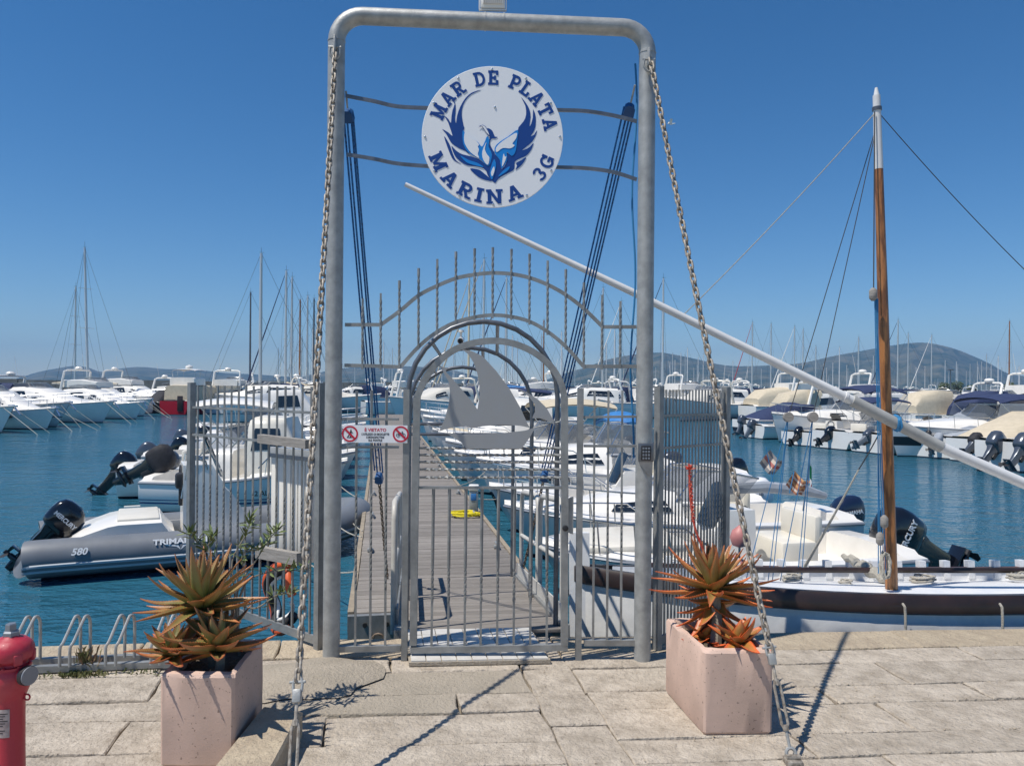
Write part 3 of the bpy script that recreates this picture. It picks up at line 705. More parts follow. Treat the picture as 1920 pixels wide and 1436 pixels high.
pg = [(0, -rr)] + [(-.62 * rr * math.sin(a), -rr * math.cos(a)) for a in [i * math.pi / 12 for i in range(1, 12)]] + [(0, rr)]
g.prism(pg, -.003, .003, frame(a0, gx, UP)); g.build('latch_guard', GALV2, gate)
# leaf
leaf = root('gate_leaf', 'closed arched gate leaf with grey sailing boat silhouette', 'gate', gp(920, 1222))
def lp(x, y, o=.012): return gp(x, y, o)
arch = [(775, 1208), (778, 960), (782, 745)] + [(795, 715), (815, 686), (845, 660), (880, 645), (922, 639), (962, 644), (1000, 660), (1030, 684), (1049, 712), (1058, 742)] + [(1059, 960), (1058, 1208)]
ap = [lp(x, y) for x, y in arch]; W_ = .040
flat(ap[:3], W_, .045).build('stile', GALV2, leaf, None); flat(ap[-3:], W_, .045).build('stile', GALV2, leaf, None)
flat(smoothpts(ap[2:-2], 4), .036, .038).build('arch', GALV2, leaf)
flat([lp(770, 1217), lp(1064, 1212)], .036, .042).build('bottom_rail', GALV2, leaf, None)
flat([lp(786, 914), lp(1052, 914)], .015, .02).build('mid_rail', GALV2, leaf, None)
for x, xb in ((813, 809), (843, 840), (874, 871), (904, 901), (935, 932), (965, 963), (996, 994), (1026, 1025)):
    rod(leaf, lp(xb, 1212), lp(x, 915), .0145, (.28, .5))
for y in (840, 853, 866, 880, 895): rod(leaf, lp(787, y), lp(1052, y), .0135, (.03, .97), 'twisted_rail')
def plate(name, pts, par=leaf, off=.03, m=PLATE):
    M = frame(gp(925, 760, off), gx, UP); I = M.inverted(); g = MB()
    pg = [(q.x, q.y) for q in (I @ gp(x, y, off) for x, y in pts)]
    g.prism(pg, -.003, .003, M); me = g.mesh(name, m, None, OFF[par.name]); bm = bmesh.new(); bm.from_mesh(me)
    bmesh.ops.triangulate(bm, faces=[f for f in bm.faces if len(f.verts) > 4]); bm.to_mesh(me); bm.free()
    o = bpy.data.objects.new(name, me); COL.objects.link(o); o.parent = par; OFF[o.name] = OFF[par.name]
plate('sail_silhouette', [(832, 699), (826, 690), (821, 684), (830, 688), (842, 690), (836, 694), (837, 698), (850, 712), (870, 735), (886, 754), (895, 767), (899, 745), (899, 725), (895, 700), (888, 680), (878, 664), (866, 655), (884, 658), (905, 668), (930, 695), (955, 728), (976, 765), (990, 796), (994, 802), (975, 798), (940, 796), (905, 799), (884, 803), (874, 799), (850, 801), (824, 808), (834, 785), (842, 755), (844, 735), (841, 715)])
plate('jib_silhouette', [(965, 726), (985, 734), (1008, 748), (1025, 765), (1038, 788), (1040, 797), (1028, 789), (1012, 784), (998, 784), (1003, 772), (1003, 758), (990, 742)])
plate('hull_silhouette', [(838, 812), (860, 814), (900, 814), (950, 811), (985, 807), (1004, 801), (992, 822), (978, 841), (930, 841), (875, 841), (866, 830)])
for x0, y0, x1, y1 in ((824, 806, 800, 795), (1000, 802, 1050, 790), (884, 803, 880, 814), (994, 803, 990, 808), (1036, 790, 1046, 795), (868, 657, 862, 651)):
    MB().tube([lp(x0, y0, .028), lp(x1, y1, .024)], .003, 5).build('tie_rod', GALV2, leaf)
MB().lathe([(.018, 0), (.016, .012), (.008, .014)], 12, frame(lp(1060, 990, .036), gx, UP)).build('lock', BLKP, leaf)
# notice board
nb = root('notice_sign', 'small white notice with two red prohibition rings on the gate side panel', 'sign', gp(704, 829, .03))
NM = frame(gp(704.5, 813.5, .032), gx, UP); nw = (gp(764, 813, .03) - gp(645, 813, .03)).length; nh = nw * 33 / 119
MB().box((0, 0, 0), (nw, nh, .004)).xf(NM).build('panel', SIGNW, nb, None)
def ringp(cx, r, w):
    g = MB(); n_ = 40
    for z in (.0022, .0034):
        for rr in (r, r - w): g.v.extend(NM @ V((cx + rr * math.cos(2 * math.pi * k / n_), rr * math.sin(2 * math.pi * k / n_), z)) for k in range(n_))
    for k in range(n_):
        k2 = (k + 1) % n_; g.f += [(2 * n_ + k, 2 * n_ + k2, 3 * n_ + k2, 3 * n_ + k), (k, k2, 2 * n_ + k2, 2 * n_ + k), (3 * n_ + k, 3 * n_ + k2, n_ + k2, n_ + k)]
    g.build('prohibition_ring', SIGNR, nb, None)
    d = r * .66; g = MB(); g.prism([(cx - d - .004, d - .004), (cx - d + .004, d + .004), (cx + d + .004, -d + .004), (cx + d - .004, -d - .004)], .0036, .0044, NM); g.build('prohibition_bar', SIGNR, nb, None)
cxl, cxr = -nw * .405, nw * .395; rg = nh * .46
ringp(cxl, rg, rg * .2); ringp(cxr, rg, rg * .2)
def disc2(cx, cy, r, n=16): return [(cx + r * math.cos(2 * math.pi * k / n), cy + r * math.sin(2 * math.pi * k / n)) for k in range(n)]
q = rg
g = MB()
for pg in (disc2(cxl + .12 * q, .46 * q, .08 * q), [(cxl - .05 * q, .02 * q), (cxl + .02 * q, .36 * q), (cxl + .2 * q, .36 * q), (cxl + .2 * q, 0)], [(cxl + .15 * q, .3 * q), (cxl + .2 * q, .34 * q), (cxl + .42 * q, .06 * q), (cxl + .36 * q, .02 * q)], [(cxl - .02 * q, .05 * q), (cxl + .12 * q, .05 * q), (cxl - .2 * q, -.38 * q), (cxl - .36 * q, -.38 * q)], [(cxl + .08 * q, .02 * q), (cxl + .2 * q, .02 * q), (cxl + .12 * q, -.42 * q), (cxl, -.42 * q)], [(cxl - .42 * q, -.42 * q), (cxl + .35 * q, -.42 * q), (cxl + .3 * q, -.5 * q), (cxl - .38 * q, -.5 * q)]):
    g.prism(pg, .0022, .003, NM)
g.build('pictogram', SIGNK, nb, None)
g = MB()
for c0 in (-.36, .36):
    g.tube([NM @ V((cxr + c0 * q + .2 * q * math.cos(a), -.12 * q + .2 * q * math.sin(a), .0028)) for a in [k * math.pi / 8 for k in range(16)]], .0013, 4, closed=True)
for a, b_ in (((-.36, -.12), (-.1, .2)), ((-.1, .2), (.28, .16)), ((.28, .16), (.36, -.12)), ((-.1, .2), (.05, -.14)), ((.05, -.14), (.28, .16)), ((-.36, -.12), (.05, -.14)), ((.28, .16), (.2, .34)), ((.1, .36), (.26, .32)), ((-.1, .2), (-.14, .3))):
    g.tube([NM @ V((cxr + a[0] * q, a[1] * q, .0028)), NM @ V((cxr + b_[0] * q, b_[1] * q, .0028))], .0013, 4)
g.build('pictogram', SIGNK, nb, None)
def ntext(s, y, size, m, sx=1.0): text('lettering', s, size, m, nb, NM @ MX.Translation((-.002, y, .0024)), sx=sx, bold=.0006, extrude=.0004)
ntext('È VIETATO', nh * .22, nh * .245, SIGNR, 1.05); ntext("L'UTILIZZO DI BICICLETTE", -nh * .02, nh * .17, SIGNK, .78); ntext('E MONOPATTINI', -nh * .20, nh * .17, SIGNK, .78); ntext('SUL PONTILE', -nh * .37, nh * .17, SIGNK, .78)
# keypad on the right pole
kp = root('keypad', 'dark grey metal access keypad mounted on right portal post', 'keypad', gp(1211, 862, .055))
KM = frame(gp(1211, 848, .058), gx, UP)
MB().box((0, 0, 0), (.088, .108, .03), b=.006).xf(KM).build('hood', DSTEEL, kp); MB().box((-.002, -.002, .017), (.058, .085, .008), b=.003).xf(KM).build('panel', BLKP, kp)
btn = MB().box((0, 0, 0), (.011, .012, .004), b=.001).mesh('button', GREYN)
for i in range(4):
    for j in range(3): inst(btn, 'button', kp, KM @ MX.Translation((-.018 + j * .016, .024 - i * .019, .0225)))
g = MB(); g.loft([[(-.04, -.054, .01), (.04, -.054, .01), (.04, -.054, -.02), (-.04, -.054, -.02)], [(-.03, -.075, .006), (.04, -.075, .006), (.04, -.075, -.02), (-.03, -.075, -.02)], [(.02, -.135, -.002), (.04, -.135, -.002), (.04, -.135, -.02), (.02, -.135, -.02)]], True, True, True); g.xf(KM).build('bracket', GALV, kp, None)
# camera on the hoop
sc_ = root('security_camera', 'small white security camera hanging under the gate arch', 'camera', gp(861, 655))
c_ = gw(.12, -.155, 1.99)
MB().lathe([(.02, 0), (.022, -.012), (.008, -.016), (.007, -.05)], 12, MX.Translation(c_)).build('mount', WHITE, sc_)
MB().tube([c_ + V((0, .03, -.06)), c_ + V((0, -.045, -.075))], .021, 14).build('body', WHITE, sc_); MB().tube([c_ + V((0, -.045, -.075)), c_ + V((0, -.052, -.0765))], .017, 14).build('lens', GLASS, sc_)

# --- fence wings
def fence(name, label, p0, p1, n, ztop=1.6, z0=.03, tw=(.25, .55), endpost=True, w=.0125):
    p0, p1 = V((p0.x, p0.y, 0)), V((p1.x, p1.y, 0)); d = (p1 - p0).normalized(); nn = V((d.y, -d.x, 0))
    f = root(name, label, 'fence', p0.lerp(p1, .5))
    def vp(t, z): p = p0.lerp(p1, t); return V((p.x, p.y, z))
    for t in (0, 1): MB().bar(vp(t, -.02), vp(t, ztop + .01), .044, .044, nn).build('post', GALV2, f, None)
    for z, h_ in ((z0 + .02, .05), (ztop - .17, .016), (ztop - .37, .016)): MB().bar(vp(0, z), vp(1, z), .018, h_, UP).build('rail', GALV2, f, None)
    g = rodmesh(ztop - z0 - .03, w, tw); g.xf(frame((0, 0, 0), d, nn)) if False else None
    me = g.mesh('bar', GALV2, 30)
    for i in range(n):
        inst(me, 'bar', f, MX.Translation(vp((i + 1) / (n + 1), z0 + .02)) @ MX.Rotation(math.atan2(d.y, d.x) + rnd.uniform(-.3, .3), 4, 'Z'))
    return f, vp, nn
LF0, LF1 = gnd(597, 1217), gnd(356, 1128)
lf, lvp, lnn = fence('side_fence', 'left wing of grey railings carrying a white cabinet behind timber beams', LF0, LF1, 16)
RF0 = gnd(1232, 1216); RF1 = at(1361, 800, 5.2); RF1.z = 0
rf, rvp, rnn = fence('side_fence', 'right wing of closely spaced grey railings behind the right planter', RF0, RF1, 20, w=.0105)
# cabinet and beams on the left wing
def lfp(px, py, off=0.0):
    n_ = lnn if lnn.y < 0 else -lnn
    d = at(px, py, 1) - V((0, 0, EYE)); t = (LF0 + n_ * off - V((0, 0, EYE))).dot(n_) / d.dot(n_); return V((0, 0, EYE)) + d * t
n_ = lnn if lnn.y < 0 else -lnn
ld = (LF1 - LF0); ld.z = 0; ld.normalize()
cab = root('utility_cabinet', 'white ribbed cabinet mounted behind the left fence wing', 'cabinet', lfp(540, 1045, -.2))
a, b_ = lfp(582, 1043, -.05), lfp(504, 1020, -.05); ztp = lfp(540, 842, -.05).z; zbt = lfp(540, 1046, -.05).z
cc = a.lerp(b_, .5); cc.z = (ztp + zbt) / 2; cw = (V((a.x, a.y, 0)) - V((b_.x, b_.y, 0))).length
CM = frame(cc, -ld, UP)
MB().box((0, 0, -.13), (cw, ztp - zbt, .22), b=.01).xf(CM).build('body', WHITE, cab)
for i in range(6): MB().box((-cw / 2 + cw * (i + .5) / 6, -.01, -.015), (cw / 6 - .012, (ztp - zbt) * .9, .014), b=.004).xf(CM).build('door_rib', WHITE, cab)
MB().box((0, (ztp - zbt) / 2 - .03, -.01), (cw + .01, .07, .02), b=.004).xf(CM).build('lid_trim', GREYC, cab)
for i, (x0, y0, x1, y1) in enumerate(((488, 822, 578, 833), (484, 1034, 562, 1048))):
    g = MB(); g.bar(lfp(x0, y0, .035), lfp(x1, y1, .035), .045, .055 if i == 0 else .075, UP)
    o = g.build('timber_beam', BEAM, None, None, loc=lfp((x0 + x1) / 2, (y0 + y1) / 2, .035))
    tag(o, ['upper weathered timber beam bolted across the left fence above cabinet', 'lower weathered timber beam bolted across the left fence below cabinet'][i], 'beam')
# ring of orange and black fender hose behind the lower fence
fb = root('fender_hose', 'bundle of orange and black hoses hanging behind the lower left fence', 'hose', lfp(525, 1180, -.1))
c0 = lfp(528, 1120, -.14)
for r_, m, w_, ph in ((.20, ORANGE, .030, .2), (.165, RUBBER, .036, .5), (.13, FEND, .014, 1.0)):
    MB().tube([c0 + ld * -r_ * .75 * math.cos(a) + UP * r_ * 1.1 * math.sin(a) + n_ * .03 * math.sin(3 * a) for a in [ph + i * 5.2 / 22 for i in range(23)]], w_, 10).build('hose', m, fb)
# ================================================================ CHAINS, TACKLES, PLANTERS, STREET THINGS
def linkmesh(pitch, r, wid, m):
    L = pitch + 2 * r; hs = (L - wid) / 2; pts = []
    for k in range(9): a = -math.pi / 2 + math.pi * k / 8; pts.append((wid / 2 * math.sin(a) * 1, 0, hs + wid / 2 * math.cos(a)))
    for k in range(9): a = math.pi / 2 + math.pi * k / 8; pts.append((wid / 2 * math.sin(a), 0, -hs + wid / 2 * math.cos(a)))
    return MB().tube(pts, r, 7, closed=True).mesh('chain_link', m, 60)
def chain(o, pts, pitch, r, wid, m):
    me = linkmesh(pitch, r, wid, m); ln = [0]
    for i in range(1, len(pts)): ln.append(ln[-1] + (pts[i] - pts[i - 1]).length)
    s_ = pitch / 2; k = 0
    while s_ < ln[-1]:
        i = max(j for j in range(len(ln)) if ln[j] <= s_); i = min(i, len(pts) - 2)
        d = (pts[i + 1] - pts[i]).normalized(); p = pts[i] + d * (s_ - ln[i])
        x = d.cross(V((0, 1, 0))).normalized(); M = frame(p, x, d.cross(x)) @ MX.Rotation((R(45) if k % 2 else R(-45)) + rnd.uniform(-.22, .22), 4, 'Z')
        inst(me, 'chain_link', o, M); s_ += pitch; k += 1
def sag(a, b, s_, n=24): return [V(a).lerp(V(b), i / n) - UP * s_ * 4 * (i / n) * (1 - i / n) for i in range(n + 1)]
for side, (T, B, lab) in enumerate(((gp(629, 92, .075), V((-.79, 2.78, .02)), 'left'), (gp(1219, 108, .075), gnd(1487, 1432), 'right'))):
    ch = root('stay_chain', ['weathered galvanised chain running from left portal post down to stone block', 'weathered galvanised chain running from right portal post past the right planter'][side], 'chain', B)
    d = (B - T).normalized(); L = (B - T).length; J = B - d * .47
    chain(ch, sag(T, J, .045), .040, .0062, .024, CHAIN)
    x = d.cross(V((0, 1, 0))).normalized(); FM = frame(J, x, d.cross(x))   # z along the chain, downwards
    # shackle at the top
    sh = [lugs[side] + gx * .026 + UP * .02, lugs[side] + gx * .028 - UP * .02, lugs[side] - UP * .052, lugs[side] - gx * .028 - UP * .02, lugs[side] - gx * .026 + UP * .02]
    MB().tube(smoothpts(sh, 4), .0075, 8).build('shackle', GALV, ch); MB().tube([lugs[side] + gx * .036 + UP * .02, lugs[side] - gx * .036 + UP * .02], .007, 8).build('shackle_pin', GALV, ch)
    tb = MB().box((0, 0, .045), (.034, .03, .05), b=.006).xf(FM).build('jaw', GALV, ch)
    g = MB(); g.tube([FM @ V((-.016, 0, .03)), FM @ V((-.018, 0, 0)), FM @ V((-.012, 0, -.02))], .006, 7); g.tube([FM @ V((.016, 0, .03)), FM @ V((.018, 0, 0)), FM @ V((.012, 0, -.02))], .006, 7)
    g.tube([FM @ V((-.032, 0, -.005)), FM @ V((.030, 0, -.005))], .006, 8); g.build('jaw_pin', GALV, tb)
    MB().tube([FM @ V((0, 0, .06)), FM @ V((0, 0, .15))], .007, 8).build('threaded_rod', CHAIN, ch)
    g = MB()
    for s_ in (-1, 1): g.tube([FM @ V((.004 * s_, 0, .13)), FM @ V((.013 * s_, 0, .155)), FM @ V((.014 * s_, 0, .31)), FM @ V((.004 * s_, 0, .335))], .0065, 7)
    g.tube([FM @ V((0, 0, .128)), FM @ V((0, 0, .15))], .013, 8); g.tube([FM @ V((0, 0, .315)), FM @ V((0, 0, .337))], .013, 8); g.build('turnbuckle_body', CHAIN, ch)
    MB().tube([FM @ V((0, 0, .33)), FM @ V((0, 0, .41))], .007, 8).build('threaded_rod', GALV, ch)
    g = MB(); g.tube([FM @ V((.02 * math.cos(a), 0, .43 + .024 * math.sin(a))) for a in [i * math.pi / 6 for i in range(12)]], .008, 7, closed=True); g.build('eye', GALV, ch)
    MB().box(B + UP * .01, (.07, .07, .03), b=.008).tube([B + UP * .03 + V((-.03, 0, 0)), B + UP * .03 + V((.03, 0, 0))], .012, 8).build('ground_anchor', CHAIN, ch)
# --- rope tackles that lift the gangway
for side, (T, t_) in enumerate(((gp(650, 186, -.06), -.70), (gp(1187, 175, -.03), .60))):
    E = gw(GL - .02, t_, .02); tk = root('rope_tackle', ['blue rope tackle with lower chain hanging inside the left portal post', 'blue rope tackle slanting down from the right portal post behind the gate'][side], 'tackle', E)
    def tp(s_): return T.lerp(E, s_)
    ax = (E - T).normalized(); sx_ = ax.cross(V((0, 1, 0))).normalized() * (-1); sy_ = ax.cross(sx_)
    for s_, l_ in ((.022, .036), (.70, .045)):
        MB().loft([[tp(s_) + ax * (q * l_) + sx_ * a * w_ + sy_ * b_ * .03 for a, b_ in ((-1, -1), (1, -1), (1, 1), (-1, 1))] for q, w_ in ((-1, .012), (-.7, .027), (.7, .034), (1, .016))], True, True, True).build('pulley_block', mat('blue pulley', (.015, .08, .22), .5), tk, 30)
    for k in range(4):
        o0 = (k - 1.5) * .020 + .003 * math.sin(k * 5); o1 = (k - 1.5) * .024 + .004 * math.sin(k * 3 + side); dp = .022 * (k % 2)
        MB().tube([tp(.02) + sx_ * o0 + sy_ * dp, tp(.37) + sx_ * (o0 + o1) / 2 + sy_ * dp - UP * .004 * (k % 3), tp(.685) + sx_ * o1 + sy_ * dp], .0062, 7).build('rope_strand', ROPEB, tk)
    MB().tube([tp(-.01), tp(.012)], .006, 6).build('hook', GALV, tk)
    chain(tk, [tp(.715), tp(.86) - UP * .03, E], .034, .005, .02, CHAIN2)
g = MB(); p0 = gp(1191, 120, -.04); pts = [V((p0.x + .012 * math.sin(i * .8), p0.y, p0.z - i * .13)) for i in range(19)]
g.tube(smoothpts(pts, 2), .006, 6); tag(g.build('hanging_rope', ROPEL, loc=pts[-1]), 'loose light blue rope hanging down inside right portal post', 'rope')

# --- planters
def planter(label, FL, FR, BL, h):
    BR = FR + BL - FL; c = [FL, FR, BR, BL]; ctr = (FL + BR) / 2
    o = root('planter', label, 'planter', V((ctr.x, ctr.y, 0)))
    rj = random.Random(int(abs(ctr.x) * 1000))
    def ring(ins, z): return [V((p.x, p.y, 0)) + (V((ctr.x, ctr.y, 0)) - V((p.x, p.y, 0))).normalized() * ins + V((0, 0, z)) for p in c]
    def rr(ins, z, j=.0012):
        q = ring(ins, z); out = []
        for i in range(4):
            a, b_ = q[i], q[(i + 1) % 4]; e_ = .012 / (b_ - a).length
            for t in [e_ * .3, e_] + [k / 9 for k in range(1, 9)] + [1 - e_, 1 - e_ * .3]:
                p = a.lerp(b_, t); cn = .0055 if t in (e_ * .3, 1 - e_ * .3) else 0
                p = p + (V((ctr.x, ctr.y, 0)) - V((p.x, p.y, 0))).normalized() * cn; out.append(p + V((rj.uniform(-j, j), rj.uniform(-j, j), rj.uniform(-j, j))))
        return out
    g = MB(); g.loft([rr(.012, .0), rr(.001, .014), rr(.0, h * .5), rr(.0, h - .012, .002), rr(.010, h - .001, .0028), rr(.05, h, .002), rr(.058, h - .010, .002), rr(.062, h - .05)], True, True)
    g.build('box', PLANT, o, 30)
    g = MB(); q = ring(.06, h - .055); N = 10; vs = []
    for i in range(N + 1):
        for j in range(N + 1):
            a = q[0].lerp(q[1], i / N); b_ = q[3].lerp(q[2], i / N); p = a.lerp(b_, j / N); vs.append(p + UP * rnd.uniform(-.008, .02))
    g.add(vs, [(i * (N + 1) + j, (i + 1) * (N + 1) + j, (i + 1) * (N + 1) + j + 1, i * (N + 1) + j + 1) for i in range(N) for j in range(N)])
    g.build('soil', SOIL, o); return ctr
PH = .39
FLl, FRl, BRl = gnd(300, 1264, PH), gnd(440, 1266, PH), gnd(494, 1196, PH)
pcl = planter('pink concrete planter on the left holding a large aloe', FLl, FRl, BRl - (FRl - FLl), PH)
pcr = planter('pink concrete planter on the right beside the chain, holding flowering aloe', gnd(1319, 1379), gnd(1449, 1377), gnd(1247, 1296), PH)
def leafmesh(L, W_, bend, twist, seed, spines=True):
    r_ = random.Random(seed); N = 11; g = MB(); rings = []; cols = []; cen = []; ang = 0; p = V((0, 0, 0))
    for i in range(N + 1):
        t = i / N; cen.append((p.copy(), ang))
        ang += bend[0] / N if t < .5 else bend[1] / N; p = p + V((math.cos(ang), 0, math.sin(ang))) * (L / N)
    def colr(t):
        base = V((.22, .29, .08)); mid = V((.22, .23, .095)); tip = V((.52, .21, .11))
        return base.lerp(mid, min(1, t / .45)) if t < .45 else mid.lerp(tip, ((t - .45) / .55) ** 1.8)
    edge = []
    for i, (c, a) in enumerate(cen):
        t = i / N; w = W_ * (1 - t ** 1.9) * (.9 + .14 * math.cos(t * 3)) + .0012; th = W_ * .46 * (1 - t * .85) + .001
        u = V((-math.sin(a), 0, math.cos(a))); s_ = V((0, 1, 0)); tw = twist * t
        s2 = s_ * math.cos(tw) + u * math.sin(tw); u2 = u * math.cos(tw) - s_ * math.sin(tw)
        curl = .45 * w
        ring = [c + s2 * w + u2 * curl, c + s2 * w * .55 - u2 * th * .55, c - u2 * th, c - s2 * w * .55 - u2 * th * .55, c - s2 * w + u2 * curl, c - s2 * w * .5 + u2 * (curl * .25), c + u2 * (curl * .02), c + s2 * w * .5 + u2 * (curl * .25)]
        rings.append(ring); edge.append((ring[0], ring[4], s2, V((math.cos(a), 0, math.sin(a)))))
        cc = colr(t); ec = cc.lerp(V((.58, .2, .08)), .5)
        cols += [ec, cc, cc * .9, cc, ec, cc, cc, cc]
    g.loft(rings, True, True, True)
    if spines:
        for i in range(N - 1):
            for q in (0.1, .6):
                for sd in (0, 1):
                    a = edge[i][sd].lerp(edge[i + 1][sd], q); s2 = edge[i][2] * (1 if sd == 0 else -1); d = edge[i][3]; k = .0065 * (1 - i / N * .6)
                    g.add([a - d * k * .7, a + d * k * .7, a + s2 * k + d * k * .6, a + V((0, 0, .0018))], [(0, 1, 2), (0, 2, 3), (1, 3, 2)])
                    cols += [V((.55, .2, .08))] * 4
    g.c = cols; return g.mesh('leaf', ALOE, 50)
def aloe(parent, ctr, L, n, el0, el1, seed, W_=.026, tint=(1, 1, 1), tint2=(1.35, .88, .7), azr=None, bias=1.0, name='leaf', bendk=1.0):
    r_ = random.Random(seed); ms = []
    for k in range(n):
        t = (k + .5) / n; el = el1 + (el0 - el1) * (t ** bias); az = k * 2.399963 + r_.uniform(-.25, .25)
        if azr: az = azr[0] + (azr[1] - azr[0]) * r_.random()
        Lk = L * (.62 + .45 * min(1, t * 1.9)) * r_.uniform(.84, 1.1)
        el = R(el + r_.uniform(-9, 9)); b = (r_.uniform(-.55, .3) * bendk, r_.uniform(-.2, 1.1))
        if el < R(5): b = (r_.uniform(-.2, .45), r_.uniform(.1, .9))
        me = leafmesh(Lk, W_ * r_.uniform(.85, 1.15), b, r_.uniform(-.3, .3), seed * 100 + k)
        M = MX.Translation(V(ctr) + V((math.cos(az), math.sin(az), 0)) * .012 + UP * (-.05 * t)) @ MX.Rotation(az, 4, 'Z') @ MX.Rotation(-el, 4, 'Y')
        o = inst(me, name, parent, M); tt = t ** 1.3 * r_.uniform(.75, 1.1)
        o.color = tuple(tint[i] + (tint2[i] - tint[i]) * min(1, tt) for i in range(3)) + (1,)
def stemmed(root_, base, top, r_, name='stem'):
    MB().tube(smoothpts([base, V(base).lerp(V(top), .5) + V((.01, 0, 0)), top], 4), [r_ * (1.1 - .3 * i / 8) for i in range(9)], 8).build(name, BRANCH, root_)
# left planter
ac = at(378, 1122, 3.46); al = root('aloe_plant', 'large aloe with reddish pointed leaves in the left planter', 'plant', V((pcl.x, pcl.y, PH - .04)))
stemmed(al, (pcl.x, pcl.y, PH - .05), ac, .028)
aloe(al, ac, .275, 54, -12, 88, 3, .029, (.95, 1.03, .95), (1.25, .92, .75), bias=1.3)
aloe(al, ac - UP * .09, .2, 10, -50, -15, 31, .03, (1.3, .9, .7), (1.6, .8, .6))
a2 = at(408, 1200, 3.34); al2 = root('aloe_plant', 'smaller grey-green aloe offset drooping over the front of left planter', 'plant', V((a2.x, a2.y, PH - .04)))
aloe(al2, a2, .215, 26, -12, 74, 5, .030, (.95, 1.05, 1.05), (1.5, .8, .7)); stemmed(al2, (a2.x, a2.y + .02, PH - .05), a2, .02)
a3 = at(322, 1212, 3.32); al3 = root('aloe_plant', 'small aloe offset with thin leaves at left front corner of left planter', 'plant', V((a3.x, a3.y, PH - .04)))
aloe(al3, a3, .165, 20, -16, 74, 8, .022, (1.05, 1.05, .9), (1.6, .8, .6)); stemmed(al3, (a3.x + .02, a3.y + .03, PH - .05), a3, .014)
# right planter
bc = at(1338, 1092, 3.88); bl_ = root('aloe_plant', 'large orange-tipped aloe with tall red flower spike in right planter', 'plant', V((pcr.x, pcr.y, PH - .04)))
stemmed(bl_, (pcr.x, pcr.y, PH - .05), bc, .027)
aloe(bl_, bc, .275, 54, -14, 88, 13, .030, (1.05, 1.0, .9), (1.7, .82, .62), bias=1.3)
aloe(bl_, bc - UP * .1, .19, 14, -50, -10, 17, .03, (1.5, .9, .6), (1.9, .75, .5))
fp = smoothpts([bc + V((-.01, 0, .02)), at(1318, 1030, 3.88), at(1302, 985, 3.88), at(1294, 930, 3.88), at(1293, 880, 3.88)], 6)
MB().tube(fp, [.0075 - .0035 * i / (len(fp) - 1) for i in range(len(fp))], 7).build('flower_stalk', FLOWER, bl_)
g = MB(); n0 = int(len(fp) * .55)
for i in range(60):
    t = i / 60; p = fp[n0].lerp(fp[-1], t); a = i * 2.4; r_ = .0105; d = V((math.cos(a), math.sin(a), -.75 if t < .8 else .8)).normalized()
    g.tube([p, p + d * r_ * .6, p + d * r_ * 1.5], [.0028, .0036, .0008], 5)
g.build('flower_head', FLOWER, bl_)
g = MB(); p = fp[-1]
for i in range(26):
    a = i * 2.4; e = .2 + (i % 5) * .28; d = V((math.cos(a) * math.cos(e), math.sin(a) * math.cos(e), math.sin(e))); g.tube([p, p + d * .018, p + d * rnd.uniform(.02, .032)], [.003, .0038, .001], 5)
g.build('flower_tuft', FLOWER, bl_)
b2 = at(1385, 1192, 3.66); bl2 = root('aloe_plant', 'small orange aloe offset hanging over the front edge of right planter', 'plant', V((b2.x, b2.y, PH - .04)))
aloe(bl2, b2, .16, 15, -20, 72, 21, .032, (1.5, .85, .6), (2.1, .75, .55), bendk=2); stemmed(bl2, (b2.x - .01, b2.y + .04, PH - .05), b2, .014)
b3 = at(1322, 1188, 3.86); bl3 = root('aloe_plant', 'tiny orange aloe offset at left front corner of right planter', 'plant', V((b3.x, b3.y, PH - .04)))
aloe(bl3, b3, .12, 13, -2, 70, 25, .024, (1.4, .9, .6), (2.1, .75, .55)); stemmed(bl3, (b3.x + .02, b3.y + .03, PH - .05), b3, .012)
